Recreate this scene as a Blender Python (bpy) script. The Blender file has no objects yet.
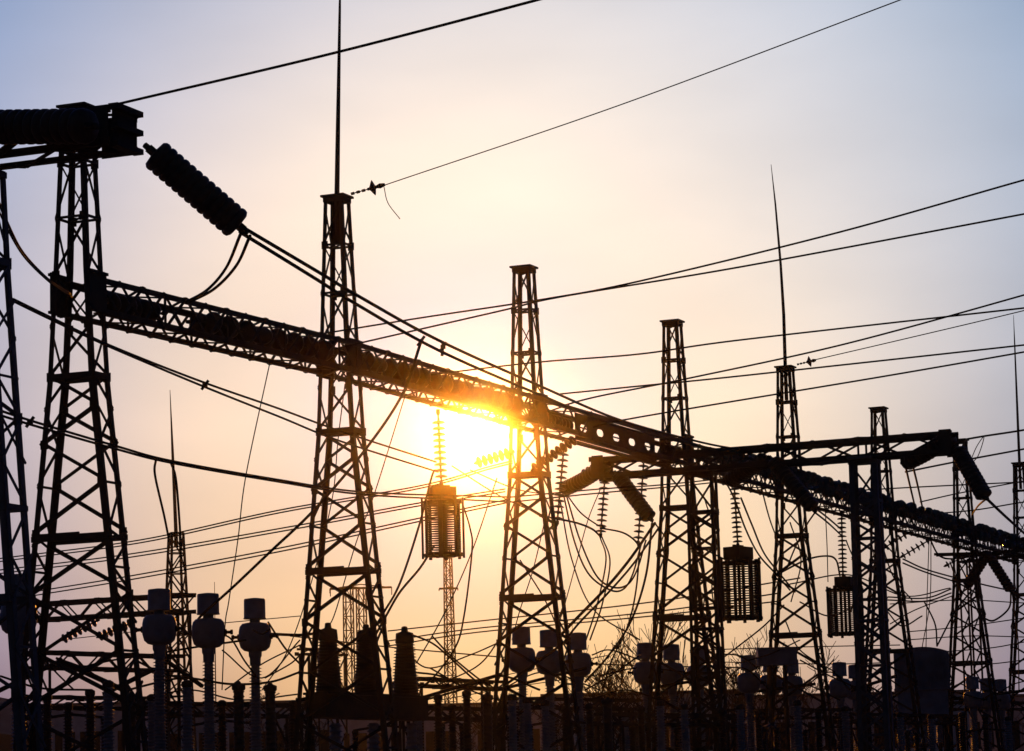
import bpy, math, random
from math import sin, cos, atan, atan2, pi, radians, exp
from mathutils import Vector, Matrix

random.seed(7)
scene = bpy.context.scene
col = scene.collection

# ------------------------------------------------------------------ camera
FPX = 3090.0
ROLL = .025
TILT = atan((419.5 * cos(ROLL) + 1358 * sin(ROLL)) / FPX)
CR_, SR_ = cos(ROLL), sin(ROLL)
CAM_Z = 1.7
cam_data = bpy.data.cameras.new('camera')
cam_data.sensor_width = 36.0
cam_data.lens = 36.0 * FPX / 1024.0
cam_data.clip_end = 20000
cam = bpy.data.objects.new('camera', cam_data)
col.objects.link(cam)
scene.camera = cam
CT_, ST_ = cos(TILT), sin(TILT)
FWD, UP0, RT0 = Vector((0, CT_, ST_)), Vector((0, -ST_, CT_)), Vector((1, 0, 0))
CX = RT0 * CR_ - UP0 * SR_
CY = RT0 * SR_ + UP0 * CR_
cam.matrix_world = Matrix(((CX.x, CY.x, -FWD.x, 0), (CX.y, CY.y, -FWD.y, 0), (CX.z, CY.z, -FWD.z, CAM_Z), (0, 0, 0, 1)))


def ray(px, py):
    dx, dy = (px - 512) / FPX, (375.5 - py) / FPX
    return FWD + CX * dx + CY * dy


def at(px, py, Y):
    d = ray(px, py)
    return d * (Y / d.y) + Vector((0, 0, CAM_Z))


def atz(px, py, z):
    d = ray(px, py)
    return d * ((z - CAM_Z) / d.z) + Vector((0, 0, CAM_Z))


def px_of(p):
    q = p - Vector((0, 0, CAM_Z))
    return 512 + FPX * q.dot(CX) / q.dot(FWD)


# main row of the yard runs towards this point on the horizon
U = ray(1870, 795)
U.z = 0
U.normalize()
V = Vector((-U.y, U.x, 0))           # across the row, away to the left
UP = Vector((0, 0, 1))
P2 = atz(340, 359, 17.0)
ROT = atan2(U.y, U.x)
P2.z = 0


def row_at(px):
    """ground point of the row whose beam height shows at column px"""
    lo, hi = -60.0, 400.0
    for _ in range(60):
        m = (lo + hi) / 2
        q = P2 + U * m
        q = Vector((q.x, q.y, 22.35))
        if px_of(q) < px:
            lo = m
        else:
            hi = m
    return P2 + U * lo


def rowY(px):
    return row_at(px).y


# --------------------------------------------------------------- materials
def material(name, base, rough=0.6, metal=0.0, var=0.3, scale=3.0, bump=0.0, second=None, spec=.3):
    m = bpy.data.materials.new(name)
    m.use_nodes = True
    nt = m.node_tree
    bs = nt.nodes['Principled BSDF']
    tc = nt.nodes.new('ShaderNodeTexCoord')
    nz = nt.nodes.new('ShaderNodeTexNoise')
    nz.inputs['Scale'].default_value = scale
    nz.inputs['Detail'].default_value = 6
    nz.inputs['Roughness'].default_value = 0.65
    rp = nt.nodes.new('ShaderNodeValToRGB')
    rp.color_ramp.elements[0].position = 0.3
    rp.color_ramp.elements[1].position = 0.72
    a = [c * (1 - var) for c in base]
    b = second or [min(1, c * (1 + var)) for c in base]
    rp.color_ramp.elements[0].color = (*a, 1)
    rp.color_ramp.elements[1].color = (*b, 1)
    nt.links.new(tc.outputs['Object'], nz.inputs['Vector'])
    nt.links.new(nz.outputs['Fac'], rp.inputs['Fac'])
    nt.links.new(rp.outputs['Color'], bs.inputs['Base Color'])
    bs.inputs['Roughness'].default_value = rough
    bs.inputs['Specular IOR Level'].default_value = spec
    bs.inputs['Metallic'].default_value = metal
    if bump:
        bp = nt.nodes.new('ShaderNodeBump')
        bp.inputs['Strength'].default_value = bump
        nt.links.new(nz.outputs['Fac'], bp.inputs['Height'])
        nt.links.new(bp.outputs['Normal'], bs.inputs['Normal'])
    return m


M = {}
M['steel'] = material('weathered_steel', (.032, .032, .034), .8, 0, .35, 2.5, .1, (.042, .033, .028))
M['steel_blue'] = material('painted_steel', (.06, .075, .09), .6, 0, .3, 2.0, .1)
M['porcelain'] = material('brown_porcelain', (.035, .024, .02), .5, 0, .3, 4)
M['grey_porcelain'] = material('grey_porcelain', (.15, .175, .21), .5, 0, .25, 4)
M['glass'] = material('insulator_glass', (.05, .07, .07), .2, 0, .25, 4)
M['tank'] = material('grey_tank_paint', (.115, .15, .20), .5, 0, .3, 1.4, .1)
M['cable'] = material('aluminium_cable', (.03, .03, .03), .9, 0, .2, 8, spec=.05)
M['bark'] = material('bark', (.06, .045, .035), .9, 0, .3, 5, .3)
M['concrete'] = material('concrete', (.22, .22, .22), .9, 0, .25, .8, .2)
M['roof'] = material('roof_sheet', (.12, .11, .11), .8, 0, .25, .6)
M['brick'] = material('rendered_wall', (.42, .41, .41), .9, 0, .25, .5, .2)
M['window'] = material('window_glass', (.02, .025, .03), .15, 0, .2, 1)
M['gravel'] = material('gravel', (.16, .15, .14), .95, 0, .4, 6, .5)
M['hill'] = material('hill_scrub', (.05, .05, .04), .95, 0, .4, .05)
M['far_steel'] = M['steel']


# ------------------------------------------------------------ mesh builder
class MB:
    def __init__(s):
        s.v = []
        s.f = []
        s.sm = []

    def add(s, vs, fs, smooth=False):
        o = len(s.v)
        s.v.extend([tuple(v) for v in vs])
        for f in fs:
            s.f.append([i + o for i in f])
            s.sm.append(smooth)

    def box(s, c, hx, hy, hz, ax=None):
        c = Vector(c)
        X, Y, Z = ax or (Vector((1, 0, 0)), Vector((0, 1, 0)), UP)
        vs = [c + X * (hx * i) + Y * (hy * j) + Z * (hz * k) for k in (-1, 1) for j in (-1, 1) for i in (-1, 1)]
        s.add(vs, [(0, 2, 3, 1), (4, 5, 7, 6), (0, 1, 5, 4), (2, 6, 7, 3), (0, 4, 6, 2), (1, 3, 7, 5)])
        return s

    def bar(s, p, q, w, h=None, up=None):
        p, q = Vector(p), Vector(q)
        h = h or w
        d = q - p
        L = d.length
        if L < 1e-6:
            return s
        d /= L
        r = Vector(up) if up is not None else UP
        if abs(r.normalized().dot(d)) > .98:
            r = Vector((1, 0, 0))
            if abs(r.dot(d)) > .98:
                r = Vector((0, 1, 0))
        X = d.cross(r).normalized()
        Z = X.cross(d).normalized()
        return s.box((p + q) / 2, w / 2, L / 2, h / 2, (X, d, Z))

    def angle(s, p, q, w, t, ix, iy):
        """L-section from p to q; flanges reach towards ix and iy from the corner line"""
        p, q = Vector(p), Vector(q)
        ix, iy = Vector(ix).normalized(), Vector(iy).normalized()
        for (a, b) in ((ix, iy), (iy, ix)):
            vs = []
            for e in (p, q):
                vs += [e, e + a * w, e + a * w + b * t, e + b * t]
            s.add(vs, [(0, 1, 2, 3), (4, 7, 6, 5), (0, 4, 5, 1), (1, 5, 6, 2), (2, 6, 7, 3), (3, 7, 4, 0)])
        return s

    def tube(s, pts, r, n=6, cap=True):
        pts = [Vector(p) for p in pts]
        rr = r if isinstance(r, (list, tuple)) else [r] * len(pts)
        rings = []
        prev = None
        for i, p in enumerate(pts):
            d = (pts[min(i + 1, len(pts) - 1)] - pts[max(i - 1, 0)])
            d = d.normalized() if d.length > 1e-9 else UP
            if prev is None:
                a = UP if abs(d.z) < .9 else Vector((1, 0, 0))
                X = d.cross(a).normalized()
            else:
                X = (prev - d * prev.dot(d))
                X = X.normalized() if X.length > 1e-6 else d.orthogonal().normalized()
            prev = X
            Y = d.cross(X)
            rings.append([p + X * (cos(2 * pi * k / n) * rr[i]) + Y * (sin(2 * pi * k / n) * rr[i]) for k in range(n)])
        vs = [v for g in rings for v in g]
        fs = []
        for i in range(len(rings) - 1):
            for k in range(n):
                fs.append((i * n + k, i * n + (k + 1) % n, (i + 1) * n + (k + 1) % n, (i + 1) * n + k))
        if cap:
            fs.append(tuple(range(n - 1, -1, -1)))
            fs.append(tuple((len(rings) - 1) * n + k for k in range(n)))
        s.add(vs, fs, True)
        return s

    def lathe(s, prof, n=16, org=(0, 0, 0), axis=None, smooth=True):
        org = Vector(org)
        Z = Vector(axis).normalized() if axis is not None else UP
        X = Z.orthogonal().normalized() if axis is not None else Vector((1, 0, 0))
        Y = Z.cross(X)
        vs = []
        for r, z in prof:
            for k in range(n):
                a = 2 * pi * k / n
                vs.append(org + Z * z + X * (cos(a) * r) + Y * (sin(a) * r))
        fs = []
        for i in range(len(prof) - 1):
            for k in range(n):
                fs.append((i * n + k, i * n + (k + 1) % n, (i + 1) * n + (k + 1) % n, (i + 1) * n + k))
        fs.append(tuple(range(n - 1, -1, -1)))
        fs.append(tuple((len(prof) - 1) * n + k for k in range(n)))
        s.add(vs, fs, smooth)
        return s

    def torus(s, c, R, r, n=24, m=6):
        c = Vector(c)
        vs = []
        for i in range(n):
            a = 2 * pi * i / n
            for j in range(m):
                b = 2 * pi * j / m
                vs.append(c + Vector(((R + r * cos(b)) * cos(a), (R + r * cos(b)) * sin(a), r * sin(b))))
        fs = []
        for i in range(n):
            for j in range(m):
                fs.append((i * m + j, ((i + 1) % n) * m + j, ((i + 1) % n) * m + (j + 1) % m, i * m + (j + 1) % m))
        s.add(vs, fs, True)
        return s

    def mesh(s, name, mat):
        me = bpy.data.meshes.new(name)
        me.from_pydata(s.v, [], s.f)
        me.polygons.foreach_set('use_smooth', s.sm)
        me.materials.append(mat)
        me.update()
        return me

    def build(s, name, mat, parent=None, origin=None):
        """link as one object; origin = world point the coordinates are stored relative to"""
        if origin is not None:
            o = Vector(origin)
            s.v = [tuple(Vector(v) - o) for v in s.v]
        ob = bpy.data.objects.new(name, s.mesh(name, mat))
        col.objects.link(ob)
        if parent is not None:
            ob.parent = parent
        elif origin is not None:
            ob.location = origin
        return ob


def tag(o, label=None, cat=None, group=None, kind=None):
    if label:
        o['label'] = label
    if cat:
        o['category'] = cat
    if group:
        o['group'] = group
    if kind:
        o['kind'] = kind
    return o


def empty(name, loc, rz=0.0, label=None, cat=None, group=None):
    o = bpy.data.objects.new(name, None)
    o.location = loc
    o.rotation_euler = (0, 0, rz)
    o.empty_display_size = .2
    col.objects.link(o)
    return tag(o, label, cat, group)


def copy_tree(o, parent=None):
    c = o.copy()
    col.objects.link(c)
    if parent is not None:
        c.parent = parent
    for ch in list(o.children):
        copy_tree(ch, c)
    return c


def spawn(proto, first, loc, rz=None, label=None, group=None, scale=None):
    o = proto if first else copy_tree(proto)
    o.location = loc
    if rz is not None:
        o.rotation_euler = (0, 0, rz)
    if scale:
        o.scale = (scale, scale, scale) if not isinstance(scale, tuple) else scale
    if label:
        o['label'] = label
    if group:
        o['group'] = group
    return o


def link_part(name, me, parent, loc=(0, 0, 0), rot=None):
    ob = bpy.data.objects.new(name, me)
    ob.location = loc
    if rot is not None:
        ob.rotation_euler = rot
    col.objects.link(ob)
    ob.parent = parent
    return ob


def spline(pts, n=8):
    """Catmull-Rom through the points"""
    pts = [Vector(p) for p in pts]
    if len(pts) == 2:
        return [pts[0].lerp(pts[1], i / n) for i in range(n + 1)]
    out = []
    P = [pts[0] * 2 - pts[1]] + pts + [pts[-1] * 2 - pts[-2]]
    for i in range(1, len(P) - 2):
        a, b, c, d = P[i - 1], P[i], P[i + 1], P[i + 2]
        for k in range(n):
            t = k / n
            out.append(.5 * ((2 * b) + (c - a) * t + (2 * a - 5 * b + 4 * c - d) * t * t + (3 * b - a - 3 * c + d) * t ** 3))
    out.append(pts[-1])
    return out


# =============================================================== SETTING
g = MB()
g.add([(-2950, -290, 0), (2950, -290, 0), (2950, 3450, 0), (-2950, 3450, 0)], [(0, 1, 2, 3)])
tag(g.build('ground', M['gravel']), kind='structure')

hb = MB()
nH = 260
top = []
for i in range(nH + 1):
    x = -1900 + 3800 * i / nH
    h = 33 - 3 * max(-1.6, min(1.6, x / 129)) + 1.2 * sin(x * .031) + .9 * sin(x * .09 + 2) + .6 * sin(x * .23) + random.uniform(-.5, .5)
    top.append((x, h))
vs, fs = [], []
for x, h in top:
    vs += [(x, 690, -.5), (x, 720, h * .75), (x, 780, h), (x, 950, -.5)]
for i in range(nH):
    for k in range(3):
        fs.append((i * 4 + k, (i + 1) * 4 + k, (i + 1) * 4 + k + 1, i * 4 + k + 1))
hb.add(vs, fs, False)
tag(hb.build('hills', M['hill']), kind='structure')

# ================================================== LATTICE TOWERS (main row)
H_TOP = 22.35
PROFILE = [(0, 2.10, .46), (14.6, .66, .44), (17.7, .50, .41), (H_TOP, .33, .31)]


def prof(z, P=PROFILE):
    for (z0, b0, a0), (z1, b1, a1) in zip(P, P[1:]):
        if z <= z1:
            t = (z - z0) / (z1 - z0)
            return b0 + (b1 - b0) * t, a0 + (a1 - a0) * t
    return P[-1][1], P[-1][2]


def corner(i, j, z, P=PROFILE):
    b, a = prof(z, P)
    return Vector((i * a, j * b, z))


def lattice_tower(name, P, levels, rings, struts, seat=None, leg_w=.155, mat=None, cap=(.40, .42), cap_h=.07, brace=.115):
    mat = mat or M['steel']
    root = empty(name, (0, 0, 0))
    zs = [p[0] for p in P]
    for i in (-1, 1):
        for j in (-1, 1):
            mb = MB()
            for z0, z1 in zip(zs, zs[1:]):
                w = leg_w if z0 < 14 else leg_w * .85
                mb.angle(corner(i, j, z0, P), corner(i, j, z1, P), w, .025, (-i, 0, 0), (0, -j, 0))
            mb.box(corner(i, j, .12, P), .28, .28, .12)
            mb.build('leg', mat, root)
    # wide faces (i = const): one diagonal per panel, mirrored on the opposite face
    for i in (-1, 1):
        mb = MB()
        for n, (z0, z1) in enumerate(zip(levels, levels[1:])):
            if z1 - z0 < .5:
                continue
            w = brace if z0 < 14 else brace * .75
            sgn = i * (1 if n % 2 else -1)
            a, b_ = corner(i, -sgn, z0, P), corner(i, sgn, z1, P)
            off = Vector((-i * .04, 0, 0))
            mb.angle(a + off, b_ + off, w, .02, (-i, 0, 0), (0, 0, 1))
            for q in (a, b_):
                mb.box(q + Vector((0, -.08 if q.y > 0 else .08, 0)), .012, .11, .13)
        mb.build('diagonal_bracing', mat, root)
    # narrow faces: zigzag with twice as many panels
    for j in (-1, 1):
        mb = MB()
        fine = []
        for z0, z1 in zip(levels, levels[1:]):
            k = 2 if z1 - z0 > 1.4 and z0 < 14 else 1
            fine += [z0 + (z1 - z0) * t / k for t in range(k)]
        fine.append(levels[-1])
        for n, (z0, z1) in enumerate(zip(fine, fine[1:])):
            w = brace * .75 if z0 < 14 else brace * .6
            s = j if n % 2 else -j
            mb.bar(corner(s, j, z0, P), corner(-s, j, z1, P), w, .03, (0, 1, 0))
            if n % 3 == 1 and z0 < 14:
                mb.bar(corner(-s, j, z1, P), corner(s, j, z1, P), w * .8, .03, (0, 1, 0))
            if n % 3 == 0 and z0 < 14:
                mb.bar(corner(-s, j, z0, P) + Vector((0, j * .04, 0)), corner(s, j, z1, P) + Vector((0, j * .04, 0)), w * .8, .03, (0, 1, 0))
        mb.build('side_lacing', mat, root)
    for z, w in rings:
        mb = MB()
        for (i0, j0), (i1, j1) in (((-1, -1), (1, -1)), ((1, -1), (1, 1)), ((1, 1), (-1, 1)), ((-1, 1), (-1, -1))):
            mb.bar(corner(i0, j0, z, P), corner(i1, j1, z, P), .05, w)
        mb.bar(corner(-1, -1, z, P), corner(1, 1, z, P), .05, w * .7)
        mb.build('ring_frame', mat, root)
    for z in struts:
        for i in (-1, 1):
            mb = MB()
            e0, e1 = corner(i, -1, z, P), corner(i, 1, z, P)
            o = Vector((i * .05, 0, 0))
            mb.bar(e0 + o, e1 + o, .09, .17)
            mb.bar((e0 * .62 + e1 * .38) + o + UP * .11, (e0 * .1 + e1 * .9) + o + UP * .11, .06, .06)
            mb.build('cross_strut', mat, root)
    if seat:
        z, hh = seat
        b, a = prof(z, P)
        for j in (-1, 1):
            mb = MB()
            mb.box((0, j * (b + .03), z), a + .03, .02, hh)
            mb.box((0, j * (b + .06), z + hh * .9), a + .03, .05, .04)
            mb.box((0, j * (b + .06), z - hh * .9), a + .03, .05, .04)
            mb.build('beam_bracket', mat, root)
    mb = MB()
    zt = P[-1][0]
    mb.box((0, 0, zt + cap_h / 2), cap[0], cap[1], cap_h / 2)
    for i in (-1, 1):
        mb.box((i * P[-1][2], 0, zt - .09), .03, P[-1][1] + .02, .07)
        mb.box((0, i * P[-1][1], zt - .09), P[-1][2] - .04, .03, .07)
    mb.build('cap_plate', mat, root)
    return root


LEVELS = [.3, 1.8, 3.5, 5.2, 6.85, 8.45, 9.9, 10.2, 11.55, 12.7, 13.7, 14.6, 16.05, 17.5, 19.15, 20.75, 22.3]
proto = lattice_tower('lattice_tower', PROFILE, LEVELS, [(14.6, .16), (19.15, .07), (20.75, .07)], [10.05], seat=(17.0, .6))
proto['category'] = 'lattice tower'
proto['group'] = 'lattice towers in the long receding row'
TOWER_PX = [77.5, 337, 524, 672.5, 785.5, 878.5, 960, 1019.5]
TOWER_LABEL = [
    'lattice tower at the left end of the long row, tallest looking of them',
    'lattice tower carrying the tallest lightning rod, left of the low sun',
    'lattice tower glowing orange beside the low sun, without a rod',
    'lattice tower with no rod, to the right of the sun where two gantry beams meet',
    'lattice tower with a slightly bent lightning rod, right of centre behind the crossing gantry',
    'lattice tower with a short flat top seen behind the heavy gantry post at the right',
    'lattice tower with a small flat top beside the right end of the crossing gantry',
    'lattice tower cut by the right edge of the photo, with a thin rod on top',
]
TOWER_POS = []
towers = []
for n, (px, lab) in enumerate(zip(TOWER_PX, TOWER_LABEL)):
    p = row_at(px)
    TOWER_POS.append(p)
    towers.append(None)
for n in range(1, 8):
    towers[n] = copy_tree(proto)
towers[0] = proto
for t, p, lab in zip(towers, TOWER_POS, TOWER_LABEL):
    t.location = p
    k = TOWER_LABEL.index(lab)
    if k in (2, 3, 4):
        t.scale = (1, 1, (1.004, 1.012, 1.01)[k - 2])
    if k == 0:
        t.scale = (1, 1.1, .985)
    t.rotation_euler = (0, 0, ROT)
    t['label'] = lab
# lightning rods belong to their towers
for n, (tip, Yk) in {1: ((340.5, -40), 0), 4: ((771.3, 171), 0), 7: ((1013.5, 315), 0)}.items():
    p = TOWER_POS[n]
    top = at(tip[0], tip[1], p.y)
    base = p + Vector((0, 0, H_TOP + .1))
    L = top - base
    mb = MB()
    mid = base + L * .5 + (Vector((.12, 0, 0)) if n == 4 else Vector((0, 0, 0)))
    pts = [base - Vector((0, 0, 1.6)), base, base + L * .25 + (mid - base - L * .5) * .8, mid, base + L * .8 + (mid - base - L * .5) * .6, top]
    mb.tube(pts, [.09, .085, .075, .06, .042, .012], 8)
    rt = Matrix.Rotation(-ROT, 3, 'Z')
    mb.v = [tuple(rt @ (Vector(v) - p)) for v in mb.v]
    mb.build('lightning_rod', M['steel'], towers[n])

# ======================================================= LATTICE BEAMS
def lattice_beam(name, p, q, hw, hh, label, group, pitch=1.1, chord=.14, lace=.07, mat=None, cat='gantry beam', cross=False, skip=None):
    """box truss from p to q (centre line)"""
    mat = mat or M['steel']
    p, q = Vector(p), Vector(q)
    d = (q - p)
    L = d.length
    d.normalize()
    S = Vector((-d.y, d.x, 0)).normalized()
    T = S.cross(d) * -1
    if T.z < 0:
        T = -T
    o = (p + q) / 2
    root = empty(name, o, 0, label, cat, group)
    P = lambda t, i, k: p + d * t + S * (i * hw) + T * (k * hh)
    for i in (-1, 1):
        for k in (-1, 1):
            MB().angle(P(0, i, k), P(L, i, k), chord, .03, S * -i, T * -k).build('chord', mat, root, o)
    n = max(2, round(L / pitch))
    st = L / n
    for i in (-1, 1):
        mb = MB()
        for a in range(n):
            s = i * (1 if a % 2 else -1)
            if skip and skip[0] < (a + .5) * st < skip[1]:
                continue
            mb.bar(P(a * st, i, s), P((a + 1) * st, i, -s), lace, .04, S)
            if cross:
                mb.bar(P(a * st, i, -s) + S * .03, P((a + 1) * st, i, s) + S * .03, lace, .03, S)
            if cross and a % 3 == 0:
                mb.bar(P(a * st, i, -1), P(a * st, i, 1), lace, .04, S)
            mb.box(P(a * st, i, s) - T * (.08 * s), .012, .14, .1, (S, d, T))
        mb.build('side_lacing', mat, root, o)
    for k in (-1, 1):
        mb = MB()
        for a in range(n):
            s = 1 if a % 2 else -1
            if skip and skip[0] < (a + .5) * st < skip[1]:
                continue
            mb.bar(P(a * st, s, k), P((a + 1) * st, -s, k), lace, .04, T)
        mb.build('flat_lacing', mat, root, o)
    return root, P, L


BEAM_HW, BEAM_HH = .62, .52
BEAM_LABEL = [
    'lattice beam section from the left end tower to the tower with the tallest rod',
    'lattice beam section just above the low sun, ending at the glowing tower',
    'lattice beam section with round holes in its web, just right of the sun',
    'lattice beam section between the crossing gantry and the tower with the bent rod',
    'lattice beam section with rough bristly top, in front of the heavy right gantry post',
    'lattice beam section right of the heavy gantry post, second last of the long row',
    'lattice beam section at the right edge, last visible one of the long row',
]
beams = []
for n in range(7):
    a = TOWER_POS[n] + UP * (16.66 if n == 0 else 17.0)
    b = TOWER_POS[n + 1] + UP * 17.0
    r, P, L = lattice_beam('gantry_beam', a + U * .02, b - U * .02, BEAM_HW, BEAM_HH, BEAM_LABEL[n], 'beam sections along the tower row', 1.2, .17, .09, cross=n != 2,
                           skip=(4.6, 13.4) if n == 2 else None)
    beams.append((r, P, L))


def perforated_plate(P, L, t0, t1, cell, rx, rz, root, o):
    """thin web plate with a row of slotted openings"""
    mb = MB()
    n = int((t1 - t0) / cell)
    for a in range(n):
        c = t0 + (a + .5) * cell
        N = 24
        hs = cell / 2
        fr = []
        for side in (-.012, .012):
            for k in range(N):
                an = 2 * pi * k / N
                fr.append((c + rx * cos(an), side, rz * sin(an)))
            for k in range(N):
                an = 2 * pi * k / N
                m_ = max(abs(cos(an)), abs(sin(an)))
                fr.append((c + hs * cos(an) / m_, side, .53 * sin(an) / m_))
        vs = [P(x, y / BEAM_HW, z / BEAM_HH) for x, y, z in fr]
        fs = []
        for k in range(N):
            k2 = (k + 1) % N
            fs.append((k, k2, N + k2, N + k))
            fs.append((2 * N + k, 3 * N + k, 3 * N + k2, 2 * N + k2))
            fs.append((k, 2 * N + k, 2 * N + k2, k2))
            fs.append((N + k, N + k2, 3 * N + k2, 3 * N + k))
        mb.add(vs, fs)
        if a % 2 == 0:
            mb.bar(P(c - hs * .9, 0, 0), P(c + hs * .9, 0, 0), .05)
    mb.build('perforated_plate', M['steel'], root, o)


r, P, L = beams[2]
perforated_plate(P, L, 4.6, 4.6 + 1.72 * 5.02, 1.72, .36, .165, r, r.location)

# ================================================== INSULATOR STRINGS
def disc_mesh(name, r, mat, gap):
    return MB().lathe([(.03, -gap * .5), (.05, -gap * .3), (.055, 0), (r * .55, .012), (r * .9, -.018), (r, -.045), (r * .98, -.06),
                       (r * .7, -.045), (r * .5, -.06), (.05, -.03), (.03, gap * .5)], 16).mesh(name, mat)


DISC = disc_mesh('disc', .17, M['porcelain'], .17)
DISC_GLASS = disc_mesh('disc', .27, M['glass'], .17)
DISC_BIG = MB().lathe([(.08, -.12), (.22, -.11), (.28, -.07), (.295, -.01), (.285, .04), (.24, .09), (.08, .11)], 18).mesh('disc', M['porcelain'])
DISC_WIDE = disc_mesh('disc', .22, M['porcelain'], .25)
FIT = MB().lathe([(.03, -.12), (.07, -.1), (.075, .02), (.05, .06), (.03, .12)], 10).mesh('end_fitting', M['steel'])
ROD = None


def axis_rot(d):
    return Vector(d).normalized().to_track_quat('Z', 'X').to_euler()


def string(p, q, n, label, group=None, disc=None, rows=None, name='insulator_string', scale=1.0, sag=0.0, lead=.12, jitter=0.0):
    """insulator string from p to q with n discs; rows = sideways offsets for parallel chains"""
    p, q = Vector(p), Vector(q)
    disc = disc or DISC
    root = empty(name, p, 0, label, 'insulator string', group)
    d = q - p
    L = d.length
    dn = d.normalized()
    side = dn.cross(UP)
    side = side.normalized() if side.length > .05 else U.copy()
    rows = rows or [0.0]
    for off in rows:
        mb = MB()
        pts = []
        for k in range(9):
            t = k / 8
            pts.append(d * t + side * off * min(1, 6 * t, 6 * (1 - t)) - UP * (sag * 4 * t * (1 - t)))
        mb.tube(pts, .035 * scale, 6)
        mb.build('link_rod', M['steel'], root)
        for k in range(n):
            t = lead + (1 - 2 * lead) * (k + .5) / n
            pos = d * t + side * off - UP * (sag * 4 * t * (1 - t))
            tang = d - UP * (sag * 4 * (1 - 2 * t))
            if jitter:
                tang = tang.normalized() + Vector([random.uniform(-jitter, jitter) for _ in range(3)])
            ob = link_part('disc', disc, root, pos, axis_rot(-tang))
            if scale != 1.0:
                ob.scale = (scale,) * 3
    if len(rows) > 1:
        w = max(rows) + .12
        for t in (lead * .55, 1 - lead * .55):
            mb = MB()
            mb.bar(d * t - side * w, d * t + side * w, .1, .16, dn)
            mb.build('yoke_plate', M['steel'], root)
    for t in (.02, .98):
        link_part('end_fitting', FIT, root, d * t, axis_rot(d))
    return root


# strings lying inside and on the beams, one pair per section
for n, (r, P, L) in enumerate(beams):
    where = ['left of the tall rod tower', 'above the low sun', 'beside the round web holes',
             'left of the bent rod tower', 'left of the heavy blue post',
             'right of the heavy blue post', 'at the right edge of the photo'][n]
    cnt = int(L / .34)
    if n in (0, 1):
        string(P(L * .42 if n == 0 else 1.0, .2, .28), P(L - .6, .2, .22), int((L * .5 if n == 0 else L) / 1.0), 'string of dark discs lying inside the lattice beam ' + where,
               'strings lying inside the beams', DISC_BIG, [-.25, .2], lead=.02, scale=1.2, jitter=.6)
        if n == 0:
            string(P(1.4, 0, .1), P(L * .3, 0, .2), 6, 'short string of dark discs in the beam beside the left end tower', 'strings lying inside the beams', DISC_BIG, [-.2], lead=.1, scale=1.2, jitter=.5)
    elif n == 2:
        string(P(.5, .2, -.1), P(4.4, .2, -.1), 10, 'short string of dark discs inside the beam ' + where, 'strings lying inside the beams', DISC_BIG, lead=.05)
    else:
        for sgn, k, wd in ((-.85, 1.12, 'near'), (.8, 1.15, 'far'), (-.9, .25, 'lower')):
            string(P(.3 if n > 3 else L * .4, sgn, k), P(L - .3, sgn, k), min(int(L * (1 if n > 3 else .6) / .85), 50),
                   wd + ' row of glassy discs along the beam ' + where,
                   'strings lying on the beam top', DISC_GLASS, lead=.02, jitter=.9)

# =================================================== CROSSING GANTRY (right)
ZB = 16.5
QB = atz(735, 459, ZB)
VR = -V                      # to the right and nearer


def on_line(Q, D, px):
    lo, hi = -120.0, 120.0
    for _ in range(60):
        m = (lo + hi) / 2
        if px_of(Q + D * m) < px:
            lo = m
        else:
            hi = m
    return Q + D * lo


B0, B1 = on_line(QB, VR, 597), on_line(QB, VR, 955)
gB, PB, LB = lattice_beam('crossing_gantry_beam', B0, B1, .55, .44,
                          'long heavy truss beam with crossed bracing that crosses the tower row at the right', None, 1.9, .2, .085, M['steel'], cross=True)
# solid end boxes
for t in (.25, LB - .25):
    mb = MB()
    for i in (-1, 1):
        mb.box(PB(t, i * 1.04, 0), .25, .015, .5, (VR, V.cross(UP), UP))
    mb.build('end_plate', M['steel'], gB, gB.location)

POSTP = [(0, .4, .68), (6, .36, .64), (12, .32, .6), (ZB - .44, .3, .58)]
PLEV = [.3, 2.2, 4.1, 6.0, 7.8, 9.6, 11.3, 12.9, 14.4, ZB - .5]


def heavy_post(name, px, label, mat, lw):
    q = on_line(QB, VR, px)
    r = lattice_tower(name, POSTP, PLEV, [(9.6, .1), (14.4, .12)], [], None, lw, mat, (.5, .8), .1, .14)
    tag(r, label, 'gantry post', 'heavy posts under the crossing gantry')
    r.location = (q.x, q.y, 0)
    r.rotation_euler = (0, 0, ROT + pi / 2)
    return r


heavy_post('gantry_post', 701, 'dark gantry post standing among the legs of the tower where two beams meet', M['steel'], .13)
heavy_post('gantry_post', 864, 'heavy bluish gantry post holding the crossing beam near its right end', M['steel_blue'], .2)

# =================================================== NEAR GANTRY (upper left)
QA = atz(120, 130, 17.0)
A0, A1 = on_line(QA, VR, -150), on_line(QA, VR, 124)
gA, PA, LA = lattice_beam('near_gantry_beam', A0, A1, .58, .42,
                          'close dark gantry beam in the upper left corner ending in a solid box', None, 1.5, .15, .1)
mb = MB()
for t in (LA - .95, LA - .02):
    mb.box(PA(t, 0, 0), .02, .45, .47, (VR, V.cross(UP), UP))
mb.build('end_plate', M['steel'], gA, gA.location)
mb = MB()
for i in (-1, 1):
    mb.box(PA(LA - .48, i * 1.05, 0), .44, .02, .44, (VR, V.cross(UP), UP))
mb.build('side_plate', M['steel'], gA, gA.location)
for k in (-1, 0, 1):
    mb = MB()
    mb.box(PA(LA + .05, 0, k), .12, .55, .06, (VR, V.cross(UP), UP))
    mb.build('end_bracket', M['steel'], gA, gA.location)
qa = on_line(QA, VR, -41)
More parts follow.
